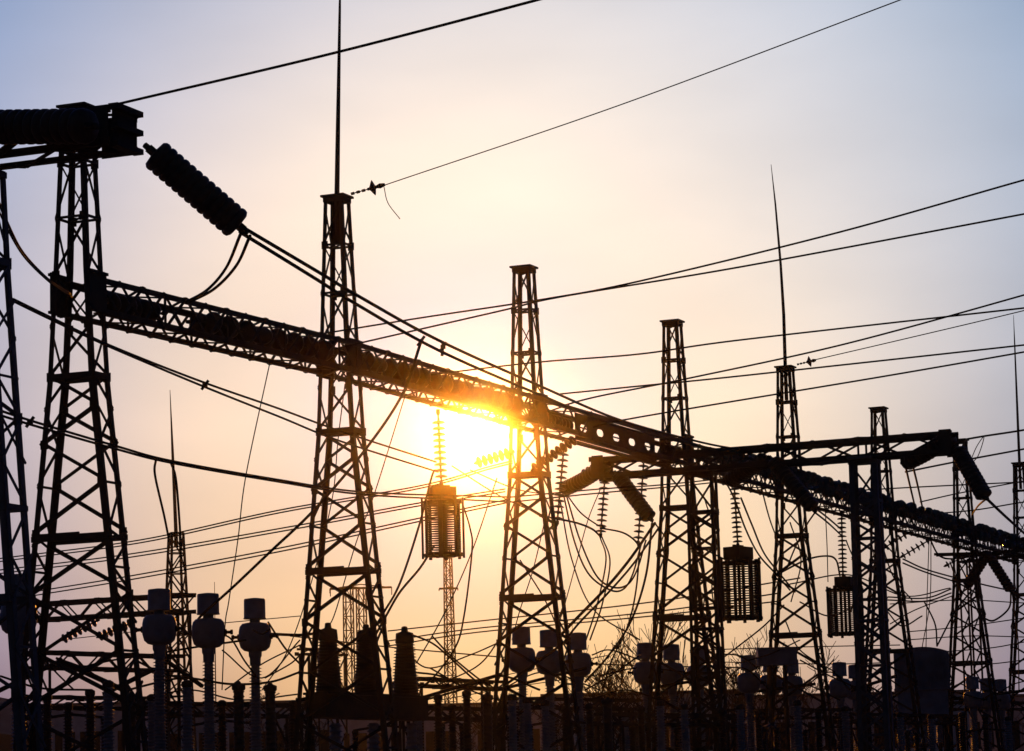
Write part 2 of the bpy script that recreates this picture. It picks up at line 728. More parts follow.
pa = lattice_tower('gantry_post', [(0, 2.2, .42), (14.4, 1.05, .45), (16.5, .95, .42)], [.3, 2.6, 4.8, 6.9, 8.9, 10.9, 12.7, 14.4, 16.4],
                   [(14.4, .16), (8.9, .12)], [6.9], None, .17, M['steel_blue'], (.5, .8), .05, .09)
tag(pa, 'close lattice gantry post cut by the left edge of the photo', 'gantry post')
pa.location = (qa.x, qa.y, 0)
pa.rotation_euler = (0, 0, ROT)

# ================================================== HEAVY TENSION STRINGS
YA = QA.y
g_heavy = 'thick tension insulator strings'
string(at(146, 146, YA - .2), at(246, 232, YA + .5), 13, 'thick dark insulator string hanging off the box end of the upper left gantry', g_heavy,
       DISC_BIG, [-.05, .05], lead=.09, scale=1.18)
string(at(97, 126, YA - 1.6), at(-70, 128, YA + 1.4), 17, 'thick dark insulator string lying along the upper left gantry, cut by the left edge', g_heavy,
       DISC_BIG, [-.05, .05], lead=.05, scale=1.3)
apex = {}
for nm, px, py in (('a', 612, 463), ('b', 769, 457), ('c', 951, 443)):
    apex[nm] = on_line(QB, VR, px)
Ya, Yb, Yc = apex['a'].y, apex['b'].y, apex['c'].y
string(at(609, 462, Ya), at(561, 490, Ya + 2.0), 14, 'thick drooping insulator string left of the crossing gantry end, near the sun', g_heavy, DISC_BIG, [-.07, .07], lead=.08, sag=.12, scale=1.05)
string(at(615, 472, Ya - .3), at(652, 521, Ya - 1.0), 13, 'thick insulator string slanting down right below the left end of the crossing gantry', g_heavy, DISC_BIG, [-.07, .07], lead=.07, scale=1.05)
string(at(768, 457, Yb + .3), at(727, 483, Yb + 1.6), 12, 'thick insulator string slanting down left from the crossing gantry middle', g_heavy, DISC_BIG, [-.07, .07], lead=.07, scale=1.05)
string(at(770, 457, Yb - .3), at(816, 511, Yb - 1.2), 14, 'thick insulator string slanting down right across the tower with the bent rod', g_heavy, DISC_BIG, [-.07, .07], lead=.07, scale=1.05)
string(at(954, 434, Yc - .4), at(903, 464, Yc + 1.6), 13, 'thick insulator string drooping left under the right end of the crossing gantry', g_heavy, DISC_BIG, [-.07, .07], lead=.06, sag=.1, scale=1.08)
string(at(956, 447, Yc - .3), at(986, 499, Yc - 1.2), 13, 'thick insulator string hanging steeply at the right end of the crossing gantry', g_heavy, DISC_BIG, [-.07, .07], lead=.06, scale=1.08)
Yd = rowY(985) - 4
string(at(986, 556, Yd), at(966, 587, Yd + 1.2), 9, 'left arm of the small inverted V of thick strings at the far right', g_heavy, DISC_BIG, [-.06, .06], lead=.06, scale=.92)
string(at(989, 556, Yd), at(1012, 592, Yd - 1.0), 10, 'right arm of the small inverted V of thick strings at the far right', g_heavy, DISC_BIG, [-.06, .06], lead=.06, scale=.92)
# small bracket that carries the inverted V
mb = MB()
c = at(987, 553, Yd)
mb.bar(c - U * .5, c + U * .5, .25, .22)
mb.bar(c, c + Vector((0, 0, .1)) + V * 3.0, .14)
mb.bar(c + U * .4, c + Vector((0, 0, .05)) + V * 3.0 + U * .4, .1)
tag(mb.build('string_bracket', M['steel'], None, c), 'small steel bracket above the inverted V of thick strings at right', 'bracket')

# ================================================== HANGING STRINGS
g_sus = 'slim hanging insulator strings'
Ya1 = rowY(441)
string(at(438, 411, Ya1), at(441.5, 486, Ya1), 10, 'slim hanging insulator string lit orange right beside the sun, above a line trap', g_sus, DISC_WIDE, lead=.1)
string(at(605.5, 470, Ya), at(600.5, 537, Ya), 11, 'slim hanging insulator string under the left end of the crossing gantry', g_sus, DISC_WIDE, lead=.06)
string(at(644, 457, Ya - 1), at(638, 545, Ya - 1), 13, 'slim hanging insulator string just left of the tower where two beams meet', g_sus, DISC_WIDE, lead=.06)
string(at(564, 446, rowY(564)), at(557, 525, rowY(564)), 12, 'slim hanging insulator string right of the glowing tower', g_sus, DISC_WIDE, lead=.06)
string(at(734, 482, rowY(736) - .6), at(738, 547, rowY(736) - .6), 12, 'slim hanging insulator string right of the crossing gantry left post, above a line trap', g_sus, DISC_WIDE, lead=.06)
string(at(841.5, 512, rowY(842) - .6), at(843, 577, rowY(842) - .6), 13, 'slim hanging insulator string beside the heavy blue post, above a line trap', g_sus, DISC_WIDE, lead=.06)
# slanting single strings
g_sl = 'slim slanting insulator strings'
string(at(578, 437, rowY(578) - .8), at(532, 470, rowY(578) + .6), 9, 'slim string slanting down left from the beam with round holes to the glowing tower', g_sl, DISC_WIDE, lead=.04)
string(at(512, 452, rowY(512)), at(476, 463, rowY(512) + .6), 6, 'slim string crossing the bright disc of the sun', g_sl, DISC_WIDE, lead=.04)
string(at(610, 459, Ya + .6), at(583, 475, Ya + 1.6), 6, 'slim spiky string lying over the thick drooping string near the sun', g_sl, DISC_WIDE, lead=.03)
string(at(931, 539, rowY(931)), at(901, 557, rowY(931) + .5), 6, 'slim slanting string under the beam right of the heavy blue post, the right one', g_sl, DISC_WIDE, lead=.03)
string(at(908, 533, rowY(905)), at(884, 548, rowY(905) + .5), 5, 'slim slanting string under the beam close to the heavy blue post, the left one', g_sl, DISC_WIDE, lead=.03)
string(at(972, 553, rowY(972)), at(945, 566, rowY(972) + .5), 5, 'slim slanting string under the beam beside the small flat topped tower', g_sl, DISC_WIDE, lead=.03)


# ================================================== LINE TRAPS
def make_trap():
    root = empty('line_trap', (0, 0, 0))
    tag(root, None, 'line trap', 'caged line traps hanging from the beam')
    mb = MB()
    mb.box((0, 0, -.25), .46, .36, .24)
    mb.box((0, 0, .02), .3, .05, .06)
    mb.build('tuning_box', M['steel'], root)
    mb = MB()
    for k in range(22):
        mb.torus((0, 0, -.72 - k * .094), .66, .026, 28, 6)
    mb.build('coil', M['steel'], root)
    for zc, nm in ((-.62, 'top_spider'), (-2.76, 'bottom_spider')):
        mb = MB()
        for k in range(4):
            a = pi * k / 4
            d = Vector((cos(a), sin(a), 0))
            mb.bar(Vector((0, 0, zc)) - d * .84, Vector((0, 0, zc)) + d * .84, .09, .1)
        mb.torus((0, 0, zc), .74, .05, 28, 6)
        mb.build(nm, M['steel'], root)
    for k in range(8):
        a = 2 * pi * (k + .5) / 8
        d = Vector((cos(a), sin(a), 0))
        mb = MB()
        mb.bar(d * .78 + Vector((0, 0, -.45)), d * .78 + Vector((0, 0, -2.9)), .16 if k % 2 else .11, .07, d)
        mb.build('cage_bar', M['steel'], root)
    for k in range(4):
        a = 2 * pi * k / 4 + .4
        mb = MB()
        mb.bar(Vector((cos(a) * .4, sin(a) * .3, -.48)), Vector((cos(a) * .6, sin(a) * .6, -.64)), .05)
        mb.build('hanger', M['steel'], root)
    mb = MB()
    mb.lathe([(.05, -2.7), (.06, -2.6), (.06, -.8), (.05, -.7)], 12)
    mb.build('tuning_core', M['steel'], root)
    return root


trap = make_trap()
for i, (px, py, Y, s, rz, lab) in enumerate([
        (442, 487, Ya1, (.92, .92, .86), .3, 'caged line trap glowing brown in front of the sun glare, the leftmost one'),
        (738, 547, rowY(736) - .6, (1.18, 1.18, 1.13), .9, 'caged line trap with dark thick bars, between the gantry post and the bent rod tower'),
        (844, 577, rowY(842) - .6, (1.1, 1.1, 1.0), 1.3, 'caged line trap partly hidden by the heavy blue gantry post')]):
    spawn(trap, i == 0, at(px, py, Y), rz, lab, None, s)

# ================================================== CURRENT TRANSFORMERS
def shed_profile(r0, r1, z0, z1, n, lip):
    pr = []
    for k in range(n):
        z = z0 + (z1 - z0) * k / n
        st = (z1 - z0) / n
        r = r0 + (r1 - r0) * k / n
        pr += [(r, z), (r, z + st * .35), (r + lip, z + st * .45), (r + lip, z + st * .55), (r, z + st * .8)]
    pr.append((r1, z1))
    return pr


def stand(mb_leg, root, half, z, mat):
    for i in (-1, 1):
        for j in (-1, 1):
            MB().angle((i * half, j * half, 0), (i * half, j * half, z), .12, .02, (-i, 0, 0), (0, -j, 0)).build('leg', mat, root)
    mb = MB()
    for zz in (z * .33, z * .95):
        for (a, b) in (((-1, -1), (1, -1)), ((1, -1), (1, 1)), ((1, 1), (-1, 1)), ((-1, 1), (-1, -1))):
            mb.bar((a[0] * half, a[1] * half, zz), (b[0] * half, b[1] * half, zz), .06)
    for (a, b) in (((-1, -1), (1, -1)), ((1, -1), (1, 1)), ((1, 1), (-1, 1)), ((-1, 1), (-1, -1))):
        mb.bar((a[0] * half, a[1] * half, z * .33), (b[0] * half, b[1] * half, z * .95), .05)
    mb.build('stand_bracing', mat, root)


def make_ct():
    root = empty('current_transformer', (0, 0, 0))
    tag(root, None, 'current transformer', 'instrument transformers in rows of three')
    stand(None, root, .34, 3.3, M['steel'])
    mb = MB()
    mb.box((0, 0, 3.6), .4, .4, .28)
    mb.box((0, 0, 3.33), .44, .44, .03)
    mb.box((.46, 0, 3.6), .1, .25, .2)
    mb.build('base_box', M['tank'], root)
    MB().lathe(shed_profile(.17, .135, 3.88, 7.18, 32, .065), 18).build('ribbed_column', M['grey_porcelain'], root)
    MB().lathe([(.14, 7.12), (.175, 7.16), (.18, 7.36), (.21, 7.42), (.22, 7.66)], 20).build('neck', M['tank'], root)
    mb = MB()
    mb.lathe([(.2, 7.56), (.36, 7.6), (.47, 7.7), (.525, 7.9), (.525, 8.22), (.49, 8.38), (.41, 8.47), (.25, 8.5)], 24)
    mb.build('head_tank', M['tank'], root)
    for s in (-1, 1):
        mb = MB()
        mb.lathe([(.1, 0), (.1, .08), (.05, .1), (.05, .2), (.08, .21), (.08, .28)], 12, (s * .49, 0, 8.05), (s, 0, 0))
        mb.build('terminal', M['steel'], root)
    mb = MB()
    mb.lathe([(.24, 8.48), (.17, 8.52), (.17, 8.66)], 16)
    mb.build('cap_neck', M['tank'], root)
    mb = MB()
    mb.lathe([(.365, 8.62), (.365, 8.65), (.35, 8.67), (.345, 9.22), (.33, 9.27), (.1, 9.3)], 24)
    mb.build('expansion_cap', M['tank'], root)
    return root


ct = make_ct()
CT_TOP = 9.3
# columns and top lines read off the photograph give the spots in the yard
CTS = [
    (18.5, 574, 'grey round headed transformer at the left edge behind the close gantry post'),
    (159, 588.5, 'grey round headed transformer right of the left end tower, tallest of its three'),
    (208, 593, 'grey round headed transformer in the middle of the three left of the tall rod tower'),
    (254.5, 598, 'grey round headed transformer nearest the tall rod tower, third of the left three'),
    (521, 626.5, 'dark round headed transformer behind the left legs of the glowing tower'),
    (548.5, 629.5, 'dark round headed transformer between the legs of the glowing tower'),
    (577.5, 632.5, 'dark round headed transformer at the right leg of the glowing tower'),
    (645, 642.5, 'dark round headed transformer at the left leg of the tower where two beams meet'),
    (671, 644, 'dark round headed transformer inside the legs of the tower where two beams meet'),
    (698, 646.5, 'dark round headed transformer hidden by the dark gantry post'),
    (748, 655, 'bluish round headed transformer left of the wide flat box'),
    (770, 657.5, 'bluish round headed transformer half behind the left of the wide flat box'),
    (791, 659, 'bluish round headed transformer half behind the right of the wide flat box'),
    (839, 662, 'bluish round headed transformer left of the heavy blue gantry post'),
    (855, 664.5, 'bluish round headed transformer right behind the heavy blue gantry post'),
    (972, 676.5, 'small bluish transformer head left most of the three at the far right'),
    (986, 678, 'small bluish transformer head in the middle of the three at the far right'),
    (1000, 679, 'small bluish transformer head right most of the three at the far right'),
]
CT_POS = []
for i, (px, py, lab) in enumerate(CTS):
    p = atz(px, py, CT_TOP)
    CT_POS.append(p)
    spawn(ct, i == 0, (p.x, p.y, 0), -.15 + .05 * (i % 3), lab)

# wide flat box seen right of centre (a control cubicle on a platform)
p = at(776.5, 649, CT_POS[11].y - 4)
r = empty('equipment_box', (p.x, p.y, 0), 0, 'wide flat bluish box standing over the transformers right of centre', 'equipment box')
mb = MB()
mb.box((0, 0, p.z - .38), .88, .5, .36)
mb.box((0, 0, p.z + .02), 0.92, .54, .03)
mb.build('cabinet', M['tank'], r)
for i in (-1, 1):
    for j in (-1, 1):
        MB().bar((i * .35, j * .35, 0), (i * .35, j * .35, p.z - .75), .14).build('leg', M['steel'], r)
for j in (-1, 1):
    mb = MB()
    for k in range(6):
        e = 1 if k % 2 else -1
        mb.bar((-.35 * e, .35 * j, k * 1.15 + .3), (.35 * e, .35 * j, (k + 1) * 1.15 + .3), .06)
    mb.build('bracing', M['steel'], r)

# ================================================== TRANSFORMER TANK (far right)
p = at(921, 648, 166)
r = empty('power_transformer', (p.x, p.y, 0), 0, 'big bluish ribbed tank on legs behind the right lattice towers', 'transformer')
r.rotation_euler = (0, 0, -.14)
mb = MB()
zt = p.z
N = 12
for k in range(N):
    pass
W, D = 1.46, 1.2
vs, fs = [], []
for j, y in enumerate((-D, D)):
    for k in range(N + 1):
        t = -1 + 2 * k / N
        vs.append((W * t, y, zt - .28 * t * t))
    for k in range(N + 1):
        t = 1 - 2 * k / N
        vs.append((W * t, y, zt - 2.2))
m_ = 2 * (N + 1)
fs.append(tuple(range(m_ - 1, -1, -1)))
fs.append(tuple(range(m_, 2 * m_)))
for k in range(m_):
    fs.append((k, (k + 1) % m_, m_ + (k + 1) % m_, m_ + k))
mb.add(vs, fs)
mb.build('upper_tank', M['tank'], r)
mb = MB()
mb.box((0, 0, zt - 2.95), 1.32, 1.08, .74)
mb.box((0, 0, zt - 2.23), 1.5, 1.26, .05)
mb.build('lower_tank', M['tank'], r)
mb = MB()
for k in range(13):
    mb.box((-1.32 + k * .22, -D - .07, zt - 1.3), .035, .06, .8)
mb.build('cooling_fin', M['tank'], r)
for i in (-1, 1):
    for j in (-1, 1):
        MB().bar((i * 1.1, j * .9, 0), (i * 1.1, j * .9, zt - 3.6), .22).build('leg', M['steel'], r)
mb = MB()
for i in (-.8, 0, .8):
    mb.lathe(shed_profile(.14, .1, 0, 1.4, 12, .06), 12, (i, -.5, zt - 5.1))
mb.build('underslung_bushing', M['grey_porcelain'], r)

# ================================================== CIRCUIT BREAKER (in front, left of sun)
CB = [at(328, 628, 103), at(366, 629.5, 105), at(404.5, 631.5, 107)]
o = CB[1]
r = empty('circuit_breaker', (o.x, o.y, 0), 0, 'black three bushing breaker behind the legs of the tall rod tower', 'circuit breaker')
org = Vector((o.x, o.y, 0))
d = (CB[2] - CB[0])
d.z = 0
d.normalize()
for c in CB:
    b = Vector((c.x, c.y, 0)) - org
    zt = c.z
    mb = MB()
    mb.lathe(shed_profile(.44, .28, zt - 2.2, zt - .42, 17, .07), 20, b)
    h = mb.build('bushing', M['porcelain'], r)
    mb = MB()
    mb.lathe([(.3, zt - .42), (.33, zt - .38), (.3, zt - .06), (.12, zt), (.1, zt + .16), (.04, zt + .18)], 18, b)
    mb.build('bushing_cap', M['steel'], h)
    MB().lathe(shed_profile(.17, .16, 2.0, zt - 3.15, 18, .07), 16, b + d * .35).build('support_column', M['grey_porcelain'], r)
    for s in (-.3, .9):
        MB().bar(b + d * s, b + d * s + UP * 2.05, .16).build('leg', M['steel'], r)
e0 = Vector((CB[0].x, CB[0].y, 0)) - org - d * .8
e1 = Vector((CB[2].x, CB[2].y, 0)) - org + d * .8
zb = CB[1].z - 2.65
mb = MB()
mb.bar(e0 + UP * zb, e1 + UP * zb, .8, .78)
mb.bar(e0 + UP * (zb + .42), e1 + UP * (zb + .42), 1.0, .08)
mb.build('mechanism_housing', M['steel'], r)
mb = MB()
mb.bar(e0 + UP * 2.0, e1 + UP * 2.0, .3, .24)
mb.build('base_frame', M['steel'], r)


# ================================================== POST INSULATORS & DISCONNECTORS
def make_post(kind):
    root = empty('post_insulator', (0, 0, 0))
    tag(root, None, 'post insulator', 'post insulators along the foot of the yard')
    mat = M['grey_porcelain'] if kind == 'grey' else M['porcelain']
    rr = .14 if kind == 'grey' else .13
    stand(None, root, .22, 3.0, M['steel'])
    MB().box((0, 0, 3.06), .3, .3, .06).build('base_plate', M['steel'], root)
    mb = MB()
    mb.lathe(shed_profile(rr, rr * .9, 3.12, 6.1, 28, .06), 16)
    mb.build('ribbed_column', mat, root)
    mb = MB()
    mb.lathe([(rr, 6.08), (rr + .03, 6.12), (rr + .03, 6.24), (rr * .5, 6.3)], 14)
    mb.build('top_cap', M['steel'], root)
    return root


def make_fat_post():
    root = empty('surge_arrester', (0, 0, 0))
    tag(root, None, 'surge arrester', 'dark stubby surge arresters')
    stand(None, root, .26, 3.0, M['steel'])
    MB().lathe(shed_profile(.15, .15, 3.02, 6.05, 20, .028), 16).build('ribbed_column', M['porcelain'], root)
    mb = MB()
    mb.lathe([(.18, 6.02), (.21, 6.06), (.21, 6.18), (.1, 6.22), (.04, 6.3)], 14)
    mb.build('top_cap', M['steel'], root)
    return root


pg, pbk, fat = make_post('grey'), make_post('brown'), make_fat_post()
POSTS = [
    ('g', 108, 680, 'grey ribbed post insulator inside the left end tower legs, beside a dark one'),
    ('b', 90, 689, 'dark ribbed post insulator between the legs of the left end tower'),
    ('f', 131, 692, 'dark stubby arrester at the right leg of the left end tower'),
    ('g', 187, 680, 'grey ribbed post insulator between the first two of the left three transformers'),
    ('f', 238.5, 681, 'dark stubby arrester between the second and third of the left transformers'),
    ('f', 270, 682, 'dark stubby arrester just right of the third left transformer'),
    ('b', 47, 694, 'dark ribbed post insulator left of the left end tower legs'),
    ('b', 438, 694, 'dark ribbed post insulator right of the black breaker, first of three'),
    ('b', 466.5, 690, 'dark ribbed post insulator right of the black breaker, second of three'),
    ('f', 487, 692, 'dark stubby arrester right of the black breaker, below the radio mast'),
    ('g', 512, 694, 'grey ribbed post insulator below the glowing tower, left one'),
    ('g', 527, 697, 'grey ribbed post insulator below the glowing tower, right one'),
    ('f', 607, 697, 'dark stubby arrester right of the glowing tower with a glinting edge'),
    ('b', 589, 703, 'dark ribbed post insulator just right of the glowing tower legs'),
    ('g', 625, 712, 'grey ribbed post insulator in front of the bare trees'),
    ('g', 660, 700, 'grey ribbed post insulator at the foot of the tower where two beams meet, left one'),
    ('g', 684, 704, 'grey ribbed post insulator at the foot of the tower where two beams meet, right one'),
    ('b', 722, 708, 'dark ribbed post insulator right of the dark gantry post'),
    ('g', 797, 700, 'grey ribbed post insulator below the wide flat box'),
    ('b', 818, 708, 'dark ribbed post insulator right of the bent rod tower foot'),
    ('g', 900, 712, 'grey ribbed post insulator left below the big bluish tank'),
    ('g', 931, 714, 'grey ribbed post insulator below the middle of the big bluish tank'),
    ('b', 962, 712, 'dark ribbed post insulator at the foot of the small flat topped tower'),
    ('b', 20, 700, 'dark ribbed post insulator at the left edge under the transformer head'),
    ('b', 68, 702, 'dark ribbed post insulator left inside the left end tower legs'),
    ('g', 152, 694, 'grey ribbed post insulator below the first of the left three transformers'),
    ('b', 222, 700, 'dark ribbed post insulator right below the middle left transformer'),
    ('b', 293, 700, 'dark ribbed post insulator at the left foot of the tall rod tower'),
    ('g', 418, 700, 'grey ribbed post insulator under the right bushing of the black breaker'),
    ('b', 452, 704, 'dark ribbed post insulator under the far radio mast'),
    ('g', 545, 700, 'grey ribbed post insulator under the middle dark transformer of the glowing tower'),
    ('b', 565, 706, 'dark ribbed post insulator under the right dark transformer of the glowing tower'),
    ('b', 641, 706, 'dark ribbed post insulator left of the tower where two beams meet'),
    ('g', 740, 704, 'grey ribbed post insulator under the dark line trap'),
    ('b', 758, 710, 'dark ribbed post insulator left under the wide flat box'),
    ('g', 845, 706, 'grey ribbed post insulator just left of the heavy blue gantry post'),
    ('b', 868, 712, 'dark ribbed post insulator between the heavy blue post legs'),
    ('b', 985, 714, 'dark ribbed post insulator under the three small transformer heads'),
    ('g', 1008, 716, 'grey ribbed post insulator near the right edge'),
]
used = {'g': False, 'b': False, 'f': False}
pr_ = {'g': pg, 'b': pbk, 'f': fat}
POST_POS = []
for k, px, py, lab in POSTS:
    p = atz(px, py, 6.3)
    POST_POS.append(p)
    spawn(pr_[k], not used[k], (p.x, p.y, 0), ROT, lab)
    used[k] = True


def frame(px0, py0, px1, py1, Y0, Y1, label, name='bus_support_frame', hw=.3, hh=.3, chord=.12):
    """low portal: truss beam on two lattice legs"""
    p, q = at(px0, py0, Y0), at(px1, py1, Y1)
    z = (p.z + q.z) / 2
    p.z = q.z = z
    root, P, L = lattice_beam(name, p, q, hw, hh, label, None, .9, chord, .06, cat='low gantry')
    o = Vector(root.location)
    dd = (q - p).normalized()
    for e in (p + dd * .6, q - dd * .6):
        mb = MB()
        for i in (-1, 1):
            for j in (-1, 1):
                mb.bar(Vector((e.x, e.y, 0)) + dd * (i * .3) + V * (j * .3), e + dd * (i * .3) + V * (j * .3) - UP * hh, .1)
        n = max(2, int(z / 1.0))
        for k in range(n):
            za, zb_ = (z - hh) * k / n, (z - hh) * (k + 1) / n
            s = 1 if k % 2 else -1
            for j in (-1, 1):
                mb.bar(Vector((e.x, e.y, za)) + dd * (s * .3) + V * (j * .3), Vector((e.x, e.y, zb_)) - dd * (s * .3) + V * (j * .3), .06)
        mb.build('support_leg', M['steel'], root, o)
    return root


frame(-30, 607, 190, 613, 136, 131, 'low truss beam behind the left end tower, the upper of two', hh=.42, hw=.5, chord=.16)
frame(25, 664, 178, 660, 119, 125, 'low truss beam behind the left end tower, the lower of two', hh=.36, hw=.4, chord=.14)
frame(402, 690, 500, 678, 122, 128, 'low truss beam between the black breaker and the glowing tower', hh=.2, hw=.35)
frame(300, 652, 345, 652, 170, 172, 'small far truss frame between the legs of the tall rod tower', hh=.2, hw=.3)
frame(960, 556, 1060, 552, rowY(985), rowY(985) - 6, 'short truss beam behind the inverted V of strings at right', hh=.2, hw=.3)
for x0, y0, x1, y1, Y0, Y1, lab in (
        (20, 700, 150, 706, 112, 116, 'low steel bus frame across the left end tower foot'),
        (140, 712, 300, 708, 106, 112, 'low steel bus frame below the left three transformers'),
        (395, 716, 520, 712, 112, 118, 'low steel bus frame between black breaker and glowing tower'),
        (505, 702, 640, 706, 130, 136, 'low steel bus frame behind the glowing tower foot'),
        (600, 722, 735, 718, 120, 126, 'low steel bus frame in front of the bare trees'),
        (715, 712, 850, 716, 146, 150, 'low steel bus frame under the wide flat box'),
        (840, 722, 960, 716, 150, 158, 'low steel bus frame under the big bluish tank'),
        (930, 704, 1050, 708, 176, 180, 'low steel bus frame at the far right foot')):
    frame(x0, y0, x1, y1, Y0, Y1, lab, hh=.25, hw=.3)
for a, b, Y, lab in (((62, 640), (98, 620), 134, 'upper slanting string hanging under the low truss behind the left end tower'),
                     ((98, 637), (134, 622), 132, 'small slanting string at the right of the low truss behind the left end tower')):
    string(at(b[0], b[1], Y), at(a[0], a[1], Y + .6), 7, lab, g_sl, DISC_WIDE, lead=.03)


# disconnector switches: base beam, two ribbed posts, contact arm
def make_switch():
    root = empty('disconnector', (0, 0, 0))
    tag(root, None, 'disconnector', 'low disconnector switches between the equipment rows')
    Z0 = 1.3
    MB().box((0, 0, 2.5 + Z0), 1.5, .14, .12).build('base_beam', M['steel'], root)
    for s in (-1, 1):
        MB().bar((s * 1.0, 0, 0), (s * 1.0, 0, 2.4 + Z0), .2).build('leg', M['steel'], root)
        MB().lathe(shed_profile(.12, .1, 2.62, 4.2, 16, .06), 14, (s * 1.2, 0, Z0)).build('ribbed_post', M['porcelain'], root)
        mb = MB()
        mb.lathe([(.12, 4.18), (.14, 4.3), (.08, 4.4)], 12, (s * 1.2, 0, Z0))
        mb.bar((s * 1.2, 0, 4.36 + Z0), (s * .05, 0, 4.5 + Z0), .09)
        mb.build('contact_arm', M['steel'], root)
    mb = MB()
    mb.bar((.35, 0, 0.2), (.35, 0, 2.4 + Z0), .06)
    mb.box((.35, -.2, 1.2), .2, .14, .3)
    mb.build('drive_box', M['steel'], root)
    return root


sw = make_switch()
SW = [(70, 716, 'disconnector switch at the foot of the left end tower'),
      (150, 720, 'disconnector switch below the first of the left three transformers'),
      (222, 722, 'disconnector switch below the second of the left three transformers'),
      (300, 722, 'disconnector switch at the left foot of the tall rod tower'),
      (385, 727, 'disconnector switch below the black breaker'),
      (452, 722, 'disconnector switch below the far radio mast'),
      (560, 722, 'disconnector switch below the transformers at the glowing tower'),
      (640, 724, 'disconnector switch in front of the bare trees'),
      (705, 726, 'disconnector switch at the foot of the dark gantry post'),
      (770, 726, 'disconnector switch under the wide flat box'),
      (832, 728, 'disconnector switch left of the heavy blue gantry post'),
      (912, 730, 'disconnector switch under the big bluish tank'),
      (985, 730, 'disconnector switch at the far right under the three small transformer heads')]
for i, (px, py, lab) in enumerate(SW):
    p = atz(px, py, 5.75)
    spawn(sw, i == 0, (p.x, p.y, 0), ROT + (.1 if i % 2 else pi / 2 + .2), lab)

# ================================================== FAR MASTS
def mast(name, px, ytop, Y, wt, wb, label, nseg, arms=(), rod=None, w=.12, cat='mast'):
    p = at(px, ytop, Y)
    root = empty(name, (p.x, p.y, 0), .4, label, cat)
    z = p.z
    zz = [z * k / nseg for k in range(nseg + 1)]
    hf = lambda h: wb + (wt - wb) * h / z
    for i in (-1, 1):
        for j in (-1, 1):
            mb = MB()
            mb.bar((i * wb, j * wb, 0), (i * wt, j * wt, z), w)
            mb.build('leg', M['steel'], root)
    mb = MB()
    for n, (a, b) in enumerate(zip(zz, zz[1:])):
        s = 1 if n % 2 else -1
        for (ax, ay, bx, by) in ((s, -1, -s, -1), (s, 1, -s, 1), (-1, s, -1, -s), (1, s, 1, -s)):
            mb.bar((ax * hf(a), ay * hf(a), a), (bx * hf(b), by * hf(b), b), w * .6)
            mb.bar((bx * hf(b), by * hf(b), b), (ax * hf(b), ay * hf(b), b), w * .5)
    mb.build('lacing', M['steel'], root)
    for py, half in arms:
        za = at(px, py, Y).z
        mb = MB()
        ca = Vector((cos(-.4), sin(-.4), 0))
        mb.bar(ca * -half + UP * za, ca * half + UP * za, w * 1.4, w * 1.8)
        mb.bar(ca * (-half * .9) + UP * za, UP * (za + half * .12), w)
        mb.bar(ca * (half * .9) + UP * za, UP * (za + half * .12), w)
        for s in (-1, 1):
            mb.bar(ca * (half * s) + UP * za, ca * (half * s) + UP * (za - half * .25), w * .7)
        mb.build('crossarm', M['steel'], root)
    if rod:
        q = at(rod[0], rod[1], Y)
        t = Matrix.Rotation(-.4, 3, 'Z') @ (q - Vector((p.x, p.y, 0)))
        mb = MB()
        mb.tube([(0, 0, z - 1), (0, 0, z), Vector((0, 0, z)).lerp(t, .55), t], [.16, .14, .1, .02], 8)
        mb.build('lightning_rod', M['steel'], root)
    return root


mast('lightning_mast', 176, 533, 213, .4, 1.25, 'slim lattice lightning mast with a thin rod, behind the left transformers', 16, (), (170, 390), .15)
mast('radio_mast', 447.5, 545, 426, .4, .85, 'far thin lattice mast with one crossarm directly below the sunlit line trap', 34, [(588.5, 1.3)], None, .15)
mast('pylon', 348, 588, 440, .55, .65, 'far narrow pylon with a crossarm, the left one of two behind the tall rod tower', 18, [(588.5, 2.6)], None, .16, 'pylon')
mast('pylon', 361, 588, 443, .55, .65, 'far narrow pylon with a crossarm, the right one of two behind the tall rod tower', 18, [(588, 4.4)], None, .16, 'pylon')
for px, py, lab in ((214.5, 582, 'far hair thin mast just right of the middle left transformer'), (964, 678, 'far short mast left of the three small transformer heads')):
    p = at(px, py, 312)
    mb = MB()
    mb.tube([(p.x, p.y, 0), (p.x, p.y, p.z * .6), (p.x, p.y, p.z)], [.09, .07, .03], 6)
    tag(mb.build('thin_mast', M['steel'], None, (p.x, p.y, 0)), lab, 'mast')


